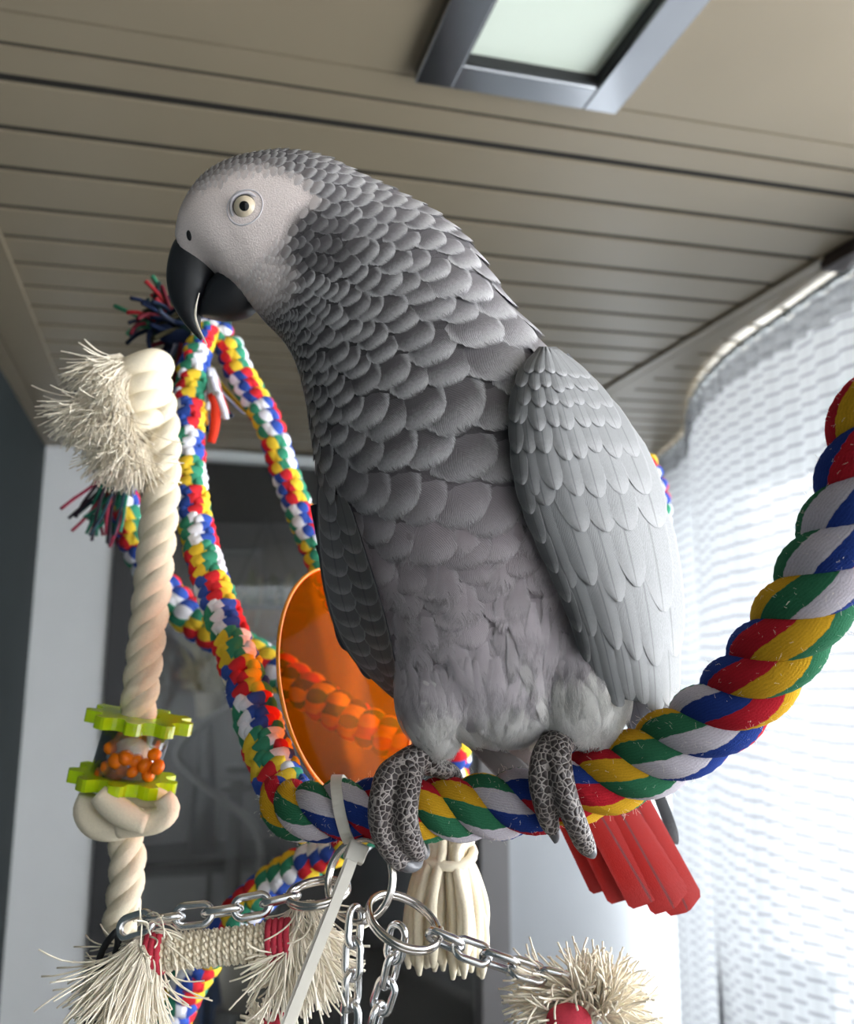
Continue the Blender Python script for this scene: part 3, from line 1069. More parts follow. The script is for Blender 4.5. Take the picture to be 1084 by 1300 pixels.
MB().tube([dc + (major_n * math.cos(a) + minor_n * math.sin(a)) * DR for a in np.linspace(0, 2 * math.pi, 96, endpoint=False)], .0010, 8, closed=True).build('rim', M['edge_glow'], disc)
tag(disc, 'round see-through orange acrylic disc hanging behind the parrot', 'toy disc')

# ------------------------------------------------------------------ the parrot
D0 = 0.362
TOW = -FW
RG = [  # back/crown side, throat/belly side, half thickness towards the camera (mm), depth
    (224, 300, 245, 344, 8.5), (227, 282, 275, 350, 13), (234, 262, 302, 372, 17), (248, 240, 322, 392, 20), (272, 217, 338, 410, 22), (305, 203, 352, 424, 24),
    (345, 195, 365, 440, 25), (385, 196, 375, 458, 26), (425, 207, 383, 480, 27), (470, 230, 390, 510, 29), (515, 252, 396, 545, 32), (555, 275, 401, 580, 35),
    (592, 308, 408, 615, 38), (622, 350, 428, 655, 41), (645, 390, 445, 695, 43), (680, 435, 459, 735, 44), (715, 490, 472, 775, 44), (738, 560, 484, 815, 43),
    (750, 640, 495, 850, 41), (755, 720, 508, 880, 38), (755, 800, 535, 908, 34), (745, 855, 570, 930, 29), (722, 895, 612, 944, 21), (690, 920, 645, 946, 12)]


def ring_at(u):
    """interpolated ring: centre, half axis, half thickness"""
    return RGI[min(len(RGI) - 1, max(0, int(round(u * RN))))]


RN = 12
RGI = []
for r_ in crom([tuple(x) for x in RG], RN):
    a_, b_ = P(r_[0], r_[1], D0), P(r_[2], r_[3], D0)
    RGI.append(((a_ + b_) / 2, (a_ - b_) / 2, r_[4] / 1000))


def body_pt(u, th):
    c, a, b = ring_at(u)
    cs, sn = math.cos(th), math.sin(th)
    return c + a * cs + TOW * (b * math.copysign(abs(sn) ** 0.92, sn))


def loft(mb, rings):
    """rings: list of equal-length vertex loops"""
    m = len(rings[0])
    V = [p for r in rings for p in r]
    F = []
    for i in range(len(rings) - 1):
        for k in range(m):
            F.append((i * m + k, i * m + (k + 1) % m, (i + 1) * m + (k + 1) % m, (i + 1) * m + k))
    V += [sum(rings[0], Vector()) / m, sum(rings[-1], Vector()) / m]
    n0, n1 = len(V) - 2, len(V) - 1
    for k in range(m):
        F.append((n0, (k + 1) % m, k))
        F.append((n1, (len(rings) - 1) * m + k, (len(rings) - 1) * m + (k + 1) % m))
    return mb.add(V, F)


def pair_loft(mb, tab, n=6, m=28, pw=1.0):
    """rows (x0,y0,x1,y1,half_mm,depth)"""
    rings = []
    for r in crom([tuple(t) for t in tab], n):
        a, b = P(r[0], r[1], r[5]), P(r[2], r[3], r[5])
        c, h, t = (a + b) / 2, (a - b) / 2, r[4] / 1000
        rings.append([c + h * math.cos(q) + TOW * (t * math.copysign(abs(math.sin(q)) ** pw, math.sin(q))) for q in np.linspace(0, 2 * math.pi, m, endpoint=False)])
    return loft(mb, rings)


def remeshed(mb, voxel, name, smooth_iter=4):
    o = bpy.data.objects.new(name, mb.mesh(name, None))
    COL.objects.link(o)
    md = o.modifiers.new('r', 'REMESH'); md.mode = 'VOXEL'; md.voxel_size = voxel; md.use_smooth_shade = True
    if smooth_iter:
        sm = o.modifiers.new('s', 'SMOOTH'); sm.factor = 0.5; sm.iterations = smooth_iter
    dg = bpy.context.evaluated_depsgraph_get()
    me = bpy.data.meshes.new_from_object(o.evaluated_get(dg))
    old = o.data
    bpy.data.objects.remove(o)
    bpy.data.meshes.remove(old)
    me.name = name
    return me


bm_ = MB()
loft(bm_, [[body_pt(i / RN, q) for q in np.linspace(0, 2 * math.pi, 56, endpoint=False)] for i in range(len(RGI))])
# thighs
pair_loft(bm_, [(640, 850, 500, 850, 20, .352), (612, 890, 503, 885, 19, .349), (590, 915, 512, 915, 15, .350), (580, 940, 530, 940, 10, .352), (572, 962, 546, 962, 5, .353)])
pair_loft(bm_, [(800, 800, 660, 830, 24, .352), (802, 850, 670, 870, 22, .348), (798, 890, 684, 905, 18, .347), (788, 925, 698, 928, 12, .347), (770, 945, 712, 940, 7, .346)])
# vent and base of the tail
pair_loft(bm_, [(740, 840, 580, 880, 20, .378), (735, 900, 600, 920, 18, .385), (735, 950, 625, 960, 12, .394), (745, 985, 650, 990, 8, .402)])
body_me = remeshed(bm_, 0.0013, 'body', 5)

FACE = [(220, 306), (229, 276), (253, 247), (289, 226), (335, 219), (374, 233), (391, 252), (378, 280), (350, 305), (328, 328), (312, 352), (285, 352), (262, 330), (240, 345)]


def poly_sd(poly, x, y):
    """signed distance, positive inside"""
    d, ins = 1e9, False
    n = len(poly)
    for i in range(n):
        (ax, ay), (bx, by) = poly[i], poly[(i + 1) % n]
        ex, ey, wx, wy = bx - ax, by - ay, x - ax, y - ay
        t = max(0, min(1, (wx * ex + wy * ey) / (ex * ex + ey * ey)))
        d = min(d, math.hypot(wx - ex * t, wy - ey * t))
        if (ay > y) != (by > y) and x < (bx - ax) * (y - ay) / (by - ay) + ax:
            ins = not ins
    return d if ins else -d


WHITE = np.array((.87, .76, .73))


def tone(x, y):
    """plumage colour at a place on the bird: rgb of the vane, strength of the pale rim"""
    # down the body: head, neck, chest, belly, vent
    k = (y - 195) + 0.18 * (x - 300)
    dark = interp([(0, .13), (60, .13), (150, .085), (260, .075), (400, .09), (480, .17), (560, .25), (650, .31), (760, .38)], k)
    pale = interp([(0, .85), (60, .8), (150, .66), (260, .56), (400, .48), (480, .26), (560, .14), (700, .14)], k)
    warm = interp([(200, 0), (420, .25), (560, 1.0), (760, .4)], k)
    c = np.array((dark * 1.04, dark * (1 - .09 * warm) * .97, dark * (1.03 - .08 * warm)))
    # window light painted into the nape and back as a paler grey
    bk = smooth(0, 1, (x - (330 + (y - 195) * .75)) / 180.0) if y < 520 else 0
    c = c * (1 + 1.0 * bk)
    # ear patch
    e = math.hypot((x - 402) / 50, (y - 300) / 52)
    c = c * lerp(.80, 1, smooth(.55, 1.2, e))
    pale *= lerp(.30, 1, smooth(.55, 1.1, e))
    # pale down on the thighs
    th_ = max(1 - math.hypot((x - 560) / 36, (y - 935) / 55), 1 - math.hypot((x - 752) / 78, (y - 900) / 62), 0)
    th_ = smooth(0, .6, th_)
    c = c * (1 - th_) + np.array((.62, .60, .56)) * th_
    # face fading out over the cheek
    sd = poly_sd(FACE, x, y)
    w = smooth(-26, 6, sd)
    ck = (1 - smooth(0.35, 1.15, math.hypot((x - 312) / 70, (y - 352) / 62))) * .8
    w = max(w, ck) * (1 if y < 440 else 0)
    if e < 1.0: w *= smooth(.45, 1.0, e)
    c = c * (1 - w) + WHITE * w
    return c, pale * (1 - .5 * w), w


me = body_me
n = len(me.vertices)
co = np.empty(n * 3); me.vertices.foreach_get('co', co); co = co.reshape(-1, 3)
cols = np.ones((n, 4))
for i in range(n):
    x, y = proj(Vector(co[i]))
    c, _, w = tone(x, y)
    cols[i, :3] = c * (1.0 if w > .6 else lerp(.7, 1, w / .6)) 
a_ = me.color_attributes.new('col', 'FLOAT_COLOR', 'POINT')
a_.data.foreach_set('color', cols.ravel())
me.materials.append(M['skin'])
parrot = empty('grey_parrot', P(600, 990, .356))
tag(parrot, 'grey parrot with pale face, black beak and red tail perched on the twisted rope', 'parrot')
body = bpy.data.objects.new('body', me)
COL.objects.link(body)
part(body, parrot)
bvh = BVHTree.FromPolygons([tuple(v) for v in co], [tuple(p.vertices) for p in me.polygons])

TT = [0, .3, .52, .70, .83, .92, .975, 1.0]
NSG = 6


def fprof(t):
    return lerp(.5, 1, smooth(0, .5, t)) if t < .5 else math.sqrt(max(0.012, 1 - ((t - .5) / .5) ** 2))


def feather_geo(anchor, f, L, W, lift0, lift1, col, alpha, rr, curl=0.0, tip=1.0):
    loc, nor, _, _ = bvh.find_nearest(anchor)
    f = (f - nor * f.dot(nor)).normalized()
    g = nor.cross(f)
    V, UVs, C = [], [], []
    sk = rr.uniform(-.12, .12)
    for t in TT:
        hw = W * (fprof(t) ** tip)
        for j in range(NSG + 1):
            s_ = -1 + 2 * j / NSG
            q = loc + f * (L * (t - .6)) + g * (s_ * hw + sk * L * t * t)
            l2, n2, _, _ = bvh.find_nearest(q)
            z = lerp(lift0, lift1, t) * L - .055 * W * s_ * s_ + curl * L * t * t
            V.append(l2 + n2 * z)
            UVs.append(((s_ + 1) / 2, t))
            C.append((*col, alpha))
    m = NSG + 1
    F = [(i * m + j, i * m + j + 1, (i + 1) * m + j + 1, (i + 1) * m + j) for i in range(len(TT) - 1) for j in range(NSG)]
    return V, F, UVs, C


SIZE = [(1.5, 4.8), (4, 5.2), (6, 6.2), (7.5, 8.5), (9, 12), (10.5, 17), (12, 24), (13.5, 32), (15, 36), (17, 28), (19, 26), (22, 22)]   # visible length of a feather in px by ring
rr = random.Random(21)
PX = D0 / FPX
feathers = []
u = 1.2
row = 0
while u < 22.4:
    sz = interp(SIZE, u) * PX
    du = 0.02
    c0 = body_pt(u, math.pi / 2)
    while (body_pt(u + du, math.pi / 2) - c0).length < sz and du < 2:
        du += 0.04
    # walk round the ring
    N_ = 240
    loop = [body_pt(u, 2 * math.pi * k / N_) for k in range(N_ + 1)]
    loop2 = [body_pt(u + du, 2 * math.pi * k / N_) for k in range(N_ + 1)]
    acc, nxt = 0.0, (row % 2) * sz * .8 + rr.uniform(0, .2) * sz
    for k in range(N_):
        acc += (loop[k + 1] - loop[k]).length
        if acc >= nxt:
            step_ = loop2[k] - loop[k]
            loc_sz = min(max(step_.length, sz * .55), sz * 1.35)
            x, y = proj(loop[k])
            lz = loc_sz
            # the feathers round the face and throat stay small
            nxt = acc + lz * 1.55 * rr.uniform(.88, 1.12)
            sd = poly_sd(FACE, x, y)
            if sd > 3 or x < 250 and y > 250:
                continue
            feathers.append((loop[k], step_.normalized(), lz * rr.uniform(.9, 1.12), x, y, u))
    row += 1
    u += du
geo = []
for (p, f, lz, x, y, u) in feathers:
    c, pale, w = tone(x, y)
    j = rr.uniform(.88, 1.12)
    soft = smooth(16.0, 19.5, u)
    L = lz * lerp(2.5, 3.4, soft)
    W = lz * lerp(1.12, .95, soft)
    e = math.hypot((x - 402) / 50, (y - 300) / 52)
    if e < .9: L *= 1.0; W *= .85
    f = (f + Vector((rr.gauss(0, 1), rr.gauss(0, 1), rr.gauss(0, 1))) * lerp(.07, .14, soft)).normalized()
    lift = lerp(.085, .045, soft) * (0.6 if w > .3 else 1) * rr.uniform(.8, 1.25)
    geo.append((lz * (1 if y > 280 else .8), feather_geo(p, f, L, W, -.07, lift, c * j, min(1, pale * rr.uniform(.8, 1.2)), rr)))
# the largest that face this way are parts of their own, the small ones one mass
def facing(gm):
    V = gm[0]
    a, b, c = V[0], V[6], V[-4]
    m = sum(V, Vector()) / len(V)
    _, nn, _, _ = bvh.find_nearest(m)
    return nn.dot((CP - m).normalized()) > -.05
vis = [(s_, g_) for s_, g_ in geo if facing(g_)]
vis.sort(key=lambda t: -t[0])
big = set(id(g_) for s_, g_ in vis[:290])
mass = MB()
for s_, g_ in geo:
    if id(g_) in big:
        MB().add(*g_).build('body_feather', M['feather'], body)
    else:
        mass.add(*g_)
tag(mass.build('plumage', M['feather'], body), kind='stuff')

# loose downy plumes on the thighs and vent
dn_ = MB()
rr = random.Random(31)
for (cx, cy, wx, wy, num, ln, shade) in ((550, 912, 44, 45, 110, 50, .52), (745, 885, 62, 55, 150, 54, .70), (640, 905, 70, 40, 90, 50, .42), (690, 850, 40, 50, 60, 50, .34)):
    for _ in range(num):
        x, y = cx + rr.uniform(-1, 1) * wx, cy + rr.uniform(-1, 1) * wy
        r = ray(x, y).normalized()
        h, nor, _, _ = bvh.ray_cast(CP, r, 1.0)
        if h is None: continue
        f = (-UP + RT * rr.gauss(.05, .18)).normalized()
        tc_, _, _ = tone(x, y)
        k_ = smooth(-.5, .5, (y - cy) / wy)
        c = (tc_ * (1 - k_) + np.array((shade, shade * .965, shade * .93)) * k_) * rr.uniform(.85, 1.12)
        dn_.add(*feather_geo(h, f, ln * PX * rr.uniform(.8, 1.3), ln * PX * .17, .07, .14, c, .2, rr, tip=1.3))
for _ in range(90):   # soft plumes that blur the belly feathers into each other
    x, y = rr.uniform(440, 740), rr.uniform(690, 920)
    h, nor, _, _ = bvh.ray_cast(CP, ray(x, y).normalized(), 1.0)
    if h is None: continue
    f = (-UP + RT * rr.gauss(.08, .12)).normalized()
    c, pale, w = tone(x, y)
    ln = rr.uniform(34, 60)
    dn_.add(*feather_geo(h, f, ln * PX, ln * PX * rr.uniform(.28, .42), .05, .115, c * rr.uniform(.8, 1.15), .2, rr, tip=1.1))
tag(dn_.build('down', M['down'], body), kind='stuff')

# head: eye, eye ring, nostril, beak
h, nor, _, _ = bvh.ray_cast(CP, ray(311, 263).normalized(), 1.0)
ec = h - (CP - h).normalized() * 0.0026 * -1 * -1
nz_ = ((CP - h).normalized() * .55 + nor * .45).normalized()
ec = h - nz_ * .0027
ev = MB().ellipsoid((0, 0, 0), (.0052, 0, 0), (0, .0052, 0), (0, 0, .0052), 32, 20).mesh('eye', M['eye'])
eye = bpy.data.objects.new('eye', ev)
COL.objects.link(eye)
eye.parent = parrot
qx = nz_.orthogonal().normalized(); qy = nz_.cross(qx)
eye.matrix_world = Matrix.Translation(ec - parrot.location) @ Matrix((( qx.x, qy.x, nz_.x, 0), (qx.y, qy.y, nz_.y, 0), (qx.z, qy.z, nz_.z, 0), (0, 0, 0, 1)))
eye.location = ec - parrot.location
tag(eye, 'pale yellow eye with a small black pupil')
for r_, t_, z_ in ((.0057, .0007, .0015), (.0073, .0004, .0010)):
    ring = []
    for a in np.linspace(0, 2 * math.pi, 36, endpoint=False):
        q = ec + (qx * math.cos(a) + qy * math.sin(a)) * r_ + nz_ * z_
        l2, n2, _, _ = bvh.find_nearest(q)
        ring.append(l2 - n2 * .00018 if r_ > .006 else q)
    MB().tube(ring, t_, 8, closed=True).build('eye_ring', M['lid'], parrot)
h, nor, _, _ = bvh.ray_cast(CP, ray(240, 299).normalized(), 1.0)
nx = (UP + RT * .1 - nor * (UP + RT * .1).dot(nor)).normalized()
MB().ellipsoid(h, nx * .0021, nor.cross(nx) * .0014, nor * .0006, 14, 8).build('nostril', M['nostril'], parrot)

mb = MB()
pair_loft(mb, [(236, 300, 284, 345, 8.5, D0), (224, 307, 276, 349, 9.6, D0), (216, 328, 272, 356, 9.8, D0), (213, 352, 266, 372, 9.4, D0), (215.5, 372, 259, 384, 8.4, D0), (222.5, 392, 255, 397, 6.6, D0),
               (232, 408, 254, 408, 4.6, D0), (244, 422, 255, 419, 2.6, D0), (254, 432, 257, 430, .7, D0)], 8, 32, .8)
MB_up = mb.build('upper_beak', M['beak'], parrot)
mb = MB()
pair_loft(mb, [(284, 340, 330, 388, 11.5, D0), (275, 350, 325, 393, 11.5, D0), (266, 360, 316, 401, 10.8, D0), (260, 374, 300, 406, 9.6, D0), (256, 386, 282, 407, 7.4, D0), (254, 395, 266, 404, 4.5, D0), (252, 400, 256, 402, 1.2, D0)], 8, 32, .85)
mb.build('lower_beak', M['beak'], parrot)
# pale frill of skin at the corner of the beak
fib = resample(crom([tuple(P(x, y, D0 - .0115)) for x, y in ((247, 334), (249, 352), (251, 372), (252, 392))], 6), .001)[0]

# ---- wings
def wing_surface(rows, n=14):
    return [tuple(r) for r in crom([tuple(q) for q in rows], n)]


def make_wing(name, rows, bulge, n=14):
    tab = wing_surface(rows, n)
    K = len(tab) - 1

    def at(f, g, lift=0.0):
        """f across 0..1 (can overshoot), g along 0..1"""
        gi = min(max(g, 0), 1) * K
        i = min(K - 1, int(gi)); tt = gi - i
        r = [lerp(tab[i][k], tab[i + 1][k], tt) for k in range(6)]
        over = max(0, g - 1)
        x, y = lerp(r[0], r[2], f), lerp(r[1], r[3], f)
        if over:
            r0 = [tab[K - n][k] for k in range(6)]
            x += (x - lerp(r0[0], r0[2], f)) * over * 10 * .35
            y += (y - lerp(r0[1], r0[3], f)) * over * 10 * .35
        fz = min(1.15, max(-.15, f))
        off = r[4] + (r[5] - r[4]) * fz ** 2 * (1 if fz > 0 else -1) + bulge * 4 * fz * (1 - fz)
        return P(x, y, D0 - off / 1000.0 - lift)
    mb = MB()
    rings = []
    for i in range(0, K + 1, 3):
        g = i / K
        top = [at(f, g) for f in np.linspace(0, 1, 14)]
        bot = [at(f, g, -.0022 - .010 * math.sin(math.pi * min(1, max(0, f))) * (1 - g)) for f in np.linspace(1, 0, 14)]
        rings.append(top + bot)
    loft(mb, rings)
    return mb, at


def wing_feather(at, f0, g0, g1, wf, lift, col, alpha, skew=0.0, tip=1.0, nt=10, nsx=4):
    V, UVs, C = [], [], []
    ts = [0, .2, .4, .58, .72, .83, .91, .96, .99, 1.0]
    for t in ts:
        w = wf * (lerp(.55, 1, smooth(0, .45, t)) if t < .62 else (max(.02, 1 - ((t - .62) / .38) ** 2)) ** (.42 * tip))
        for j in range(nsx + 1):
            s_ = -1 + 2 * j / nsx
            f = f0 + skew * t + s_ * w
            V.append(at(f, lerp(g0, g1, t), lerp(lift * .25, lift, t) - .0009 * s_ * s_))
            UVs.append(((s_ + 1) / 2, t)); C.append((*col, alpha))
    m = nsx + 1
    F = [(i * m + j, i * m + j + 1, (i + 1) * m + j + 1, (i + 1) * m + j) for i in range(len(ts) - 1) for j in range(nsx)]
    return MB().add(V, F, UVs, C)


WR = [(684, 440, 706, 440, 34, 22), (664, 466, 742, 470, 40, 12), (655, 502, 774, 506, 45, 4), (655, 546, 800, 546, 47, 0), (661, 600, 825, 602, 48, -3), (674, 650, 841, 656, 47, -4), (694, 700, 853, 716, 45, -4),
      (716, 750, 860, 776, 42, -4), (735, 800, 863, 830, 39, -3), (749, 850, 864, 880, 36, 0), (760, 886, 860, 905, 33, 4)]
mb, at = make_wing('wing', WR, 6)
WG = np.array((.205, .207, .213))
wcol = [(*(WG * .8), 1)]
wing = mb.build('wing', M['wing_feather'], parrot)
ca = wing.data.color_attributes.new('col', 'FLOAT_COLOR', 'POINT')
ca.data.foreach_set('color', np.tile((*(WG * .7), 0.0), (len(wing.data.vertices), 1)).ravel())
wing.data.uv_layers.new(name='UVMap')
rr = random.Random(41)
# flight feathers first, then greater, median and lesser coverts over them
rows_w = [  # g base, g tip, number, half width (f), lift mm, tone, alpha, name
    (.50, 1.00, 6, .125, 1.2, .98, .12, 'flight_feather'),
    (.38, .84, 5, .14, 1.9, .95, .10, 'covert_feather'),
    (.30, .70, 5, .14, 2.4, .92, .10, 'covert_feather'),
    (.24, .56, 5, .135, 2.8, .88, .12, 'covert_feather'),
    (.18, .45, 6, .11, 3.2, .84, .14, 'covert_feather'),
    (.14, .36, 7, .10, 3.5, .80, .16, 'covert_feather'),
    (.10, .29, 7, .095, 3.8, .78, .18, 'covert_feather'),
    (.07, .23, 7, .095, 4.0, .78, .2, 'covert_feather'),
    (.04, .18, 7, .095, 4.2, .80, .2, 'covert_feather'),
    (.01, .13, 6, .11, 4.4, .85, .25, 'covert_feather')]
for ri, (g0, g1, num, wf, lf, tn, al, nm) in enumerate(rows_w):
    for k in range(num):
        f0 = (k + .5 + .25 * (ri % 2)) / num * 1.0 - .02
        dg = rr.uniform(-.012, .012) * (1 + 2 * (ri < 4))
        dgt = (-.05 * (1 - f0) if ri in (1, 2, 3) else 0) + (.0 if ri else .03 * math.sin(k * 1.9))
        c = WG * tn * rr.uniform(.94, 1.06) * (1 + .12 * f0)
        o = wing_feather(at, f0, g0 + dg, g1 + dg + dgt, wf, (lf + .2 * (k % 2) + .07 * k) / 1000, c, al, rr.uniform(-.02, .02), 1.0 if ri else .9)
        o.build(nm, M['wing_feather'], wing)
# edge of the wrist: small darker scalloped feathers along the leading edge
for k in range(9):
    g0 = .12 + .075 * k
    c = WG * .55 * rr.uniform(.85, 1.1)
    wing_feather(at, .02, g0, g0 + .16, .07, .0046, c, .15, -.03).build('edge_feather', M['wing_feather'], wing)
# dark primaries showing under the wing tip
PRI = [((790, 840), (822, 938), 15, .362), ((806, 840), (842, 928), 14, .366), ((822, 840), (858, 915), 13, .370), ((836, 830), (864, 905), 11, .374)]
def long_feather(p0, p1, w0, w1, col, alpha, mat, name, parent, nrm, bend=0.0, tipp=.5, base=.6, round_=.85):
    ax = (p1 - p0); L = ax.length; ax.normalize()
    g = nrm.cross(ax).normalized()
    nn = ax.cross(g)
    V, UVs, C = [], [], []
    ts = [0, .15, .3, .45, .6, .72, .82, .9, .95, .98, 1.0]
    for t in ts:
        w = lerp(w0, w1, t)
        if t > round_: w *= math.sqrt(max(.03, 1 - ((t - round_) / (1 - round_)) ** 2))
        for j in range(5):
            s_ = -1 + j / 2
            V.append(p0 + ax * L * t + g * s_ * w + nn * (bend * L * t * t - .12 * w * s_ * s_))
            UVs.append(((s_ + 1) / 2, t)); C.append((*col, alpha))
    F = [(i * 5 + j, i * 5 + j + 1, (i + 1) * 5 + j + 1, (i + 1) * 5 + j) for i in range(len(ts) - 1) for j in range(4)]
    return MB().add(V, F, UVs, C).build(name, mat, parent)


for (a_, b_, w_, d_) in PRI:
    long_feather(P(*a_, d_), P(*b_, d_ + .004), w_ * PX, w_ * PX, (.10, .105, .115), .25, M['wing_feather'], 'flight_feather', wing, TOW)
for k, (a_, b_) in enumerate((((718, 452), (768, 502)), ((744, 474), (798, 556)))):
    long_feather(P(*a_, D0 - .012 + .006 * k), P(*b_, D0 + .002), 4.5 * PX, 5 * PX, (.09, .09, .1), .3, M['wing_feather'], 'covert_feather', wing, TOW)

WL = [(404, 596, 430, 610, 6, 24), (402, 640, 448, 650, 4, 27), (403, 690, 466, 705, 2, 29), (410, 745, 482, 755, 0, 28), (424, 795, 494, 800, -2, 26), (448, 838, 502, 840, -4, 22), (482, 872, 508, 876, -4, 16), (500, 888, 510, 890, -4, 12)]
mb, at2 = make_wing('wing', WL, 3)
wing2 = mb.build('wing', M['wing_feather'], parrot)
ca = wing2.data.color_attributes.new('col', 'FLOAT_COLOR', 'POINT')
ca.data.foreach_set('color', np.tile((.09, .09, .1, 0.0), (len(wing2.data.vertices), 1)).ravel())
wing2.data.uv_layers.new(name='UVMap')
for k in range(13):
    g0 = .05 + .062 * (12 - k)
    for j_, f0 in enumerate((.30, .72)):
        c = np.array((.125, .12, .125)) * rr.uniform(.85, 1.15)
        wing_feather(at2, f0, g0 - .03 + .03 * j_, g0 + .15 + .03 * j_, .26, .0015 + .0004 * (k), c, .22).build('covert_feather', M['wing_feather'], wing2)
for k in range(3):
    a_, b_ = ((408, 690), (402, 640), (430, 760))[k], ((470, 862), (440, 826), (505, 886))[k]
    long_feather(P(*a_, D0 + .004 + .003 * k), P(*b_, D0 + .006 + .002 * k), 9 * PX, 11 * PX, (.018, .02, .032), .05, M['wing_feather'], 'flight_feather', wing2, TOW)

# ---- tail
tail = empty('tail', P(690, 950, .39))
part(tail, parrot)
tail.location = P(690, 950, .39) - parrot.location
tail.matrix_parent_inverse = Matrix()
TN = (TOW + RT * .15).normalized()
RED = srgb(152, 15, 8)
for k, (bx, by, tx, ty, w, d0_, d1_) in enumerate(((668, 930, 775, 1128, 24, .396, .425), (684, 930, 800, 1140, 26, .393, .421), (700, 930, 828, 1145, 27, .390, .417), (728, 925, 856, 1153, 27, .393, .420),
                                              (756, 915, 874, 1157, 25, .396, .424))):
    c = np.array(RED) * (1 + .06 * math.sin(k * 2.1))
    long_feather(P(bx, by, d0_), P(tx, ty, d1_), w * .6 * PX, w * 1.25 * PX, c, 0.02, M['red_feather'], 'tail_feather', tail, TN, 0, round_=.96)
long_feather(P(700, 930, .402), P(862, 1160, .434), 14 * PX, 20 * PX, (.05, .04, .042), .1, M['wing_feather'], 'dark_tail_feather', tail, TN, 0)
long_feather(P(796, 900, .398), P(860, 1072, .424), 9 * PX, 9 * PX, (.04, .04, .045), .1, M['wing_feather'], 'dark_tail_feather', tail, TN, 0)
long_feather(P(585, 915, .374), P(690, 1020, .385), 17 * PX, 22 * PX, (.075, .068, .07), .2, M['wing_feather'], 'dark_tail_feather', tail, TN, 0)
long_feather(P(612, 915, .377), P(712, 1025, .39), 16 * PX, 20 * PX, (.10, .09, .09), .2, M['wing_feather'], 'dark_tail_feather', tail, TN, 0)

# ---- feet
def foot(paths, claws):
    mb = MB()
    for pts in paths:
        rows = [(*P(x, y, d), r / 1000) for x, y, d, r in pts]
        pp = resample(crom(rows, 8), .001)[0]
        mb.tube([Vector(q[:3]) for q in pp], list(pp[:, 3]), 16)
        for e in (pp[0], pp[-1]):
            mb.ellipsoid(e[:3], (e[3], 0, 0), (0, e[3], 0), (0, 0, e[3]), 12, 8)
    me = remeshed(mb, .0008, 'foot', 4)
    me.materials.append(M['foot'])
    o = bpy.data.objects.new('foot', me)
    COL.objects.link(o)
    part(o, parrot)
    for cl in claws:
        rows = [(*P(x, y, d), r / 1000) for x, y, d, r in cl]
        pp = resample(crom(rows, 8), .0006)[0]
        MB().tube([Vector(q[:3]) for q in pp], list(pp[:, 3]), 12).build('claw', M['claw'], o)
    return o


foot([  # shank, outer toe, inner toe, hind toe
    [(560, 935, .352, 5.0), (545, 952, .350, 5.4), (522, 966, .346, 6.0), (508, 976, .344, 6.2)],
    [(514, 972, .345, 6.0), (494, 984, .341, 5.4), (485, 1008, .336, 4.9), (482, 1035, .335, 4.8), (487, 1060, .336, 4.8), (498, 1080, .339, 4.6), (508, 1093, .342, 4.0)],
    [(522, 974, .345, 5.6), (518, 1000, .337, 5.0), (515, 1030, .3345, 4.9), (517, 1052, .335, 4.9), (523, 1070, .338, 4.6), (531, 1082, .342, 3.8)],
    [(535, 968, .350, 4.8), (558, 975, .353, 4.2), (574, 983, .361, 3.8), (580, 995, .372, 3.4)]],
    [[(506, 1090, .341, 3.0), (518, 1099, .343, 2.7), (530, 1098, .349, 1.9), (537, 1088, .355, .4)],
     [(530, 1080, .342, 2.8), (538, 1084, .345, 2.4), (541, 1078, .350, 1.5), (541, 1068, .355, .4)]])
foot([
    [(742, 925, .346, 4.6), (728, 932, .342, 5.0), (712, 940, .338, 5.4), (703, 946, .336, 5.4)],
    [(712, 938, .338, 5.6), (709, 960, .330, 5.0), (713, 990, .3255, 4.8), (721, 1020, .3255, 4.7), (731, 1045, .328, 4.5), (740, 1066, .332, 4.2), (745, 1075, .335, 3.7)],
    [(700, 944, .338, 5.2), (689, 962, .331, 4.6), (685, 990, .328, 4.4), (690, 1018, .3285, 4.3), (696, 1040, .331, 4.0), (700, 1050, .333, 3.4)],
    [(722, 936, .341, 4.6), (745, 944, .345, 3.8), (768, 953, .351, 3.4), (780, 962, .362, 3.0)]],
    [[(742, 1068, .333, 3.2), (748, 1079, .335, 2.9), (752, 1085, .338, 1.6), (752, 1088, .342, .4)],
     [(699, 1047, .332, 2.7), (703, 1058, .334, 2.2), (705, 1066, .338, 1.3), (704, 1070, .342, .3)]])

# ------------------------------------------------------------------ hardware hanging from the perch
def split_ring(px, py, d, sx, sy, ang, turn, label):
    """two touching coils of wire: seen as an ellipse sx by sy pixels, tilted ang degrees"""
    c = P(px, py, d)
    ca, sa = math.cos(math.radians(ang)), math.sin(math.radians(ang))
    vd = (CP - c).normalized()
    rx = (RT - vd * RT.dot(vd)).normalized()
    uy = vd.cross(rx)
    e1 = (rx * ca - uy * sa)
    e2 = (rx * sa + uy * ca)
    R = max(sx, sy) * d / FPX
    if sx >= sy:
        m1, m2, q = e1, (e2 * (sy / sx) + vd * turn * math.sqrt(max(0, 1 - (sy / sx) ** 2))), None
    else:
        m1, m2 = e2, (e1 * (sx / sy) + vd * turn * math.sqrt(max(0, 1 - (sx / sy) ** 2)))
    m2.normalize()
    nn = m1.cross(m2).normalized()
    n = 120
    w = .00125
    pts = []
    for i in range(n + 1):
        a = 4 * math.pi * i / n * .985 + .6
        z = (i / n - .5) * w * 2.1
        pts.append(c + (m1 * math.cos(a) + m2 * math.sin(a)) * R + nn * z)
    o = MB().tube(pts, w, 10).build('split_ring', M['nickel'])
    tag(o, label, 'ring')
    return o


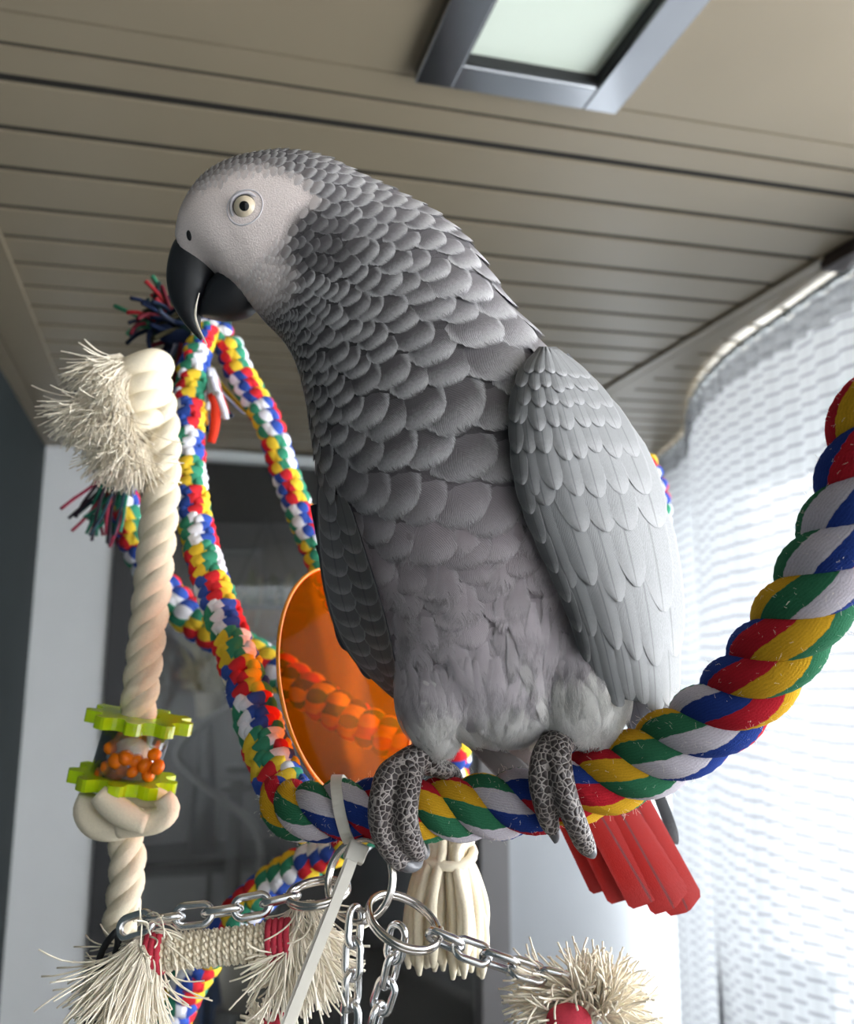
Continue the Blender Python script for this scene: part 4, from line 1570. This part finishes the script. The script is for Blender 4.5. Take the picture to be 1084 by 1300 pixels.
split_ring(457, 1117, .345, 38, 49, 8, .8, 'upright metal split ring hanging from the zip tie')
split_ring(513, 1170, .340, 49, 27, 27, -1, 'tilted metal split ring holding the chain towards the fluffy pink-centred tassel')
split_ring(404, 1133, .343, 38, 15, -9, -1, 'flat metal split ring at the end of the chain above the wrapped bar')


def chain(tab, label, pitch=.0112, phase=0):
    rows = [tuple(P(x, y, d)) for x, y, d in tab]
    pts, s = resample(crom(rows, 10), .0008)
    fr = frames(pts)
    root = empty('chain', pts[0])
    tag(root, label, 'chain')
    # one link, copied along
    LL, LW, w = .0168 / 2, .0104 / 2, .0015
    loop = []
    r = LW - w
    h = LL - LW
    for k in range(24):
        a = 2 * math.pi * k / 24
        loop.append(Vector((math.cos(a) * r + (h if math.cos(a) > 0 else -h), math.sin(a) * r, 0)))
    lm = MB().tube(loop, w, 10, closed=True).mesh('link', M['steel'])
    pos, k = LL * .7, phase
    rr = random.Random(len(tab))
    while pos < s[-1]:
        i = min(len(fr) - 1, int(pos / s[-1] * (len(fr) - 1)))
        p, T, N, B = fr[i]
        a0 = (k % 2) * math.pi / 2 + .55 + rr.uniform(-.15, .15)
        side = (RT.cross(T) if abs(T.dot(RT)) < .7 else UP.cross(T)).normalized()
        y = side * math.cos(a0) + T.cross(side) * math.sin(a0)
        z = T.cross(y)
        o = bpy.data.objects.new('link', lm)
        COL.objects.link(o)
        o.parent = root
        o.matrix_parent_inverse = Matrix.Translation(root.location).inverted()
        o.matrix_basis = Matrix(((T.x, y.x, z.x, p.x), (T.y, y.y, z.y, p.y), (T.z, y.z, z.z, p.z), (0, 0, 0, 1)))
        pos += pitch
        k += 1
    return root


chain([(374, 1138, .342), (340, 1146, .340), (300, 1154, .338), (260, 1160, .337), (215, 1166, .336), (175, 1174, .336), (148, 1186, .337)], 'steel chain running sideways above the wrapped cotton bar')
chain([(452, 1156, .337), (449, 1190, .332), (447, 1230, .329), (446, 1270, .328), (445, 1330, .328)], 'steel chain hanging straight down beside the zip tie')
chain([(506, 1178, .336), (502, 1200, .335), (496, 1232, .336), (488, 1262, .337), (478, 1290, .338), (470, 1330, .338)], 'shorter twisted steel chain hanging from the tilted ring', phase=1)
chain([(548, 1186, .339), (585, 1202, .338), (625, 1217, .337), (665, 1231, .336), (700, 1242, .336), (738, 1252, .336)], 'steel chain leading to the fluffy pink-centred tassel', phase=1)
# dark quick link at the far end of the sideways chain
c = [tuple(P(x, y, .337)) for x, y in ((148, 1182), (136, 1196), (128, 1212), (126, 1226), (136, 1228), (145, 1214), (150, 1196))]
q_ = [Vector(p) for p in crom(c + [c[0]], 5)[:-1]]
tag(MB().tube(q_, .0014, 8, closed=True).build('quick_link', M['black']), 'dark steel link at the free end of the sideways chain', 'link')

# zip tie round the perch
zt = empty('zip_tie', P(447, 1080, .345))
tag(zt, 'translucent white nylon zip tie looped round the rope perch', 'zip tie')


def strap(pts, width, th, side, name, parent, mat):
    V, F = [], []
    n = len(pts)
    for i, p in enumerate(pts):
        t = (pts[min(i + 1, n - 1)] - pts[max(i - 1, 0)]).normalized()
        b = (side - t * side.dot(t)).normalized()
        nn = t.cross(b)
        for (x, y) in ((-1, -1), (1, -1), (1, 1), (-1, 1)):
            V.append(p + b * width / 2 * x + nn * th / 2 * y)
    for i in range(n - 1):
        for k in range(4):
            F.append((i * 4 + k, i * 4 + (k + 1) % 4, (i + 1) * 4 + (k + 1) % 4, (i + 1) * 4 + k))
    F += [(3, 2, 1, 0), tuple((n - 1) * 4 + k for k in range(4))]
    return MB().add(V, F).build(name, mat, parent, smooth_=False)


pc = P(438, 1028, .3615)
loop = []
for a in np.linspace(-.52 * math.pi, 1.46 * math.pi, 40):
    loop.append(pc + UP * math.sin(a) * .0135 + TOW * math.cos(a) * .0135 + RT * (.0035 * -math.sin(a)))
strap(loop, .0046, .0012, RT, 'loop', zt, M['tie'])
hd = P(452, 1082, .346)
tdir = (P(364, 1300, .309) - P(452, 1080, .345)).normalized()
sd_ = tdir.cross(TOW).normalized()
hb_ = MB().box(hd, sd_ * .0042, tdir * .0036, tdir.cross(sd_) * .0026).build('head', M['tie'], zt, smooth_=False)
bv = hb_.modifiers.new('edge', 'BEVEL'); bv.width = .0007; bv.segments = 2
tl_ = strap([P(x, y, d) for x, y, d in ((453, 1072, .3445), (440, 1108, .339), (420, 1158, .331), (398, 1214, .322), (378, 1266, .314), (356, 1325, .305))], .0050, .0012, sd_, 'tail', zt, M['tie'])
mbr = MB()
for i in range(70):
    t = i / 70
    p = lerp(P(446, 1093, .3412), P(361, 1312, .3070), t)
    mbr.box(p + TOW * .0009, sd_ * .0017, tdir * .0006, TOW * .0004)
mbr.build('teeth', M['tie'], tl_, smooth_=False)

# wrapped cotton bar with red bindings and tassels
CR1 = [srgb(226, 214, 192), srgb(232, 221, 200), srgb(220, 206, 182)]
wb = empty('wrapped_bar', P(280, 1205, .337))
tag(wb, 'cotton-wrapped toy bar with red bindings and frayed tassel ends', 'toy bar')
b1, _ = braided('cotton_wrap', [(185, 1211, .335, 46), (240, 1206, .336, 46), (300, 1200, .337, 46), (366, 1192, .338, 46)], '', 14, .12, 8, pal=CR1)
for k_ in ('label', 'category'):
    if k_ in b1: del b1[k_]
part(b1, wb)
MB().tube([P(180, 1211, .335), P(368, 1192, .338)], .0052, 12).build('core', M['cream'], wb)
for x0_, n_ in ((190, 3), (343, 4)):
    for k in range(n_):
        x = x0_ + 7.5 * k
        c = P(x, 1211 - (x - 185) * .105, .3355 + (x - 185) * 1.6e-5)
        axd = (P(366, 1192, .338) - P(185, 1211, .335)).normalized()
        e1 = axd.orthogonal().normalized(); e2 = axd.cross(e1)
        MB().tube([c + (e1 * math.cos(a) + e2 * math.sin(a)) * .0068 for a in np.linspace(0, 2 * math.pi, 24, endpoint=False)], .0013, 8, closed=True).build('red_binding', M['red_wrap'], wb)
rr = random.Random(17)
mb = MB()
threads(mb, 480, P(186, 1200, .333), .006, -UP * 1.0 - RT * .50, .036, .00032, rr, .2, .55, k=8, splay=.42)
threads(mb, 24, P(188, 1185, .333), .007, UP * .25 + RT * .6 - FW * .4, .016, .00035, rr, .9, .9, k=6, splay=.9)
threads(mb, 14, P(205, 1200, .331), .006, -UP * .7 + RT * .6, .016, .00035, rr, 1.2, .9, k=6, splay=.9)
tag(mb.build('tassel', M['cream_thread'], wb), kind='stuff')
mb = MB()
threads(mb, 280, P(375, 1182, .339), .006, -UP * 1.0 + RT * .02, .031, .00036, rr, .15, .6, k=8, splay=.36)
threads(mb, 90, P(385, 1180, .341), .006, -UP * .8 + RT * .4, .028, .0005, rr, .3, .5, k=7, splay=.6)
threads(mb, 50, P(365, 1205, .335), .004, -UP * .4 - RT * .9, .018, .0004, rr, .2, .5, k=6, splay=.6)
threads(mb, 60, P(385, 1150, .341), .005, -UP * .6 + RT * .1, .02, .00035, rr, .4, .9, k=6, splay=.9)
tag(mb.build('tassel', M['cream_thread'], wb), kind='stuff')
# lower knot at the frame's foot: red binding with short cream ends
lk = empty('lower_knot', P(365, 1305, .34))
tag(lk, 'red bound cotton knot below the wrapped bar', 'knot')
MB().ellipsoid(P(352, 1305, .340), RT * .0075, UP * .006, FW * .006, 16, 10).build('red_binding', M['red_wrap'], lk)
mb = MB()
threads(mb, 60, P(335, 1312, .341), .004, UP * .6 - RT * .7, .012, .0005, rr, .2, .6, k=5, splay=.7)
tag(mb.build('ends', M['cream_thread'], lk), kind='stuff')

# fluffy tassel with a pink-red centre
ft = empty('fluffy_tassel', P(735, 1290, .336))
tag(ft, 'fluffy cream tassel with a pink bound centre at the end of the chain', 'tassel')
MB().ellipsoid(P(722, 1296, .322), RT * .0085, UP * .006, FW * .006, 20, 12).build('pink_binding', M['red_wrap'], ft)
mb = MB()
threads(mb, 150, P(722, 1278, .336), .006, -RT * 1.0 + UP * .10 - FW * .15, .026, .00042, rr, .5, .6, k=8, splay=.7)
threads(mb, 170, P(752, 1285, .334), .006, UP * 1.0 + RT * .15, .023, .00042, rr, .25, .7, k=8, splay=.6)
threads(mb, 170, P(765, 1285, .333), .006, UP * .5 + RT * .85, .022, .00042, rr, .6, .7, k=8, splay=.8)
threads(mb, 20, P(740, 1272, .331), .005, -RT * .2 - UP * .2 - FW * 1.0, .014, .00045, rr, 1.2, .7, k=8, splay=1.0)
tag(mb.build('threads', M['cream_thread'], ft), kind='stuff')

# large cream tassel hanging behind the perch
bt = empty('cotton_tassel', P(565, 1060, .40))
tag(bt, 'large cream cotton yarn tassel hanging behind the perch between the feet', 'tassel')
rr = random.Random(23)
mb = MB()
for k in range(44):
    a, r = rr.uniform(0, 2 * math.pi), math.sqrt(rr.random())
    x_, z_ = math.cos(a) * r, math.sin(a) * r
    rows = []
    for (y, w, cx) in ((1030, 14, 572), (1062, 28, 570), (1082, 25, 568), (1110, 40, 566), (1150, 50, 566), (1190, 54, 566), (1222 + rr.uniform(-14, 22), 52, 566)):
        rows.append(tuple(P(cx + x_ * w + rr.gauss(0, 1.5), y, .402 - z_ * w * .4 / FPX)))
    pp = [Vector(q) for q in crom(rows, 4)]
    mb.tube(pp, [.0023] * (len(pp) - 2) + [.002, .001], 7)
mb.build('yarn_bundle', M['cream'], bt)
MB().tube([P(570, 1082, .402) + (RT * math.cos(a) * .0112 + FW * math.sin(a) * .0112 + UP * .002 * math.sin(a)) for a in np.linspace(0, 2 * math.pi, 24, endpoint=False)], .0024, 8, closed=True).build('binding', M['cream'], bt)

# stray fibre caught on the beak
fp = resample(crom([tuple(P(x, y, d)) for x, y, d in ((253, 372, .3505), (249, 388, .3508), (248, 402, .352), (252, 416, .354), (258, 428, .356), (263, 438, .357))], 6), .001)[0]
tag(MB().tube([Vector(q) for q in fp], [.0002 + .00035 * math.sin(math.pi * i / len(fp)) for i in range(len(fp))], 6).build('stray_fibre', M['cream_thread']), 'pale stray rope fibre caught on the beak tip', 'fibre')
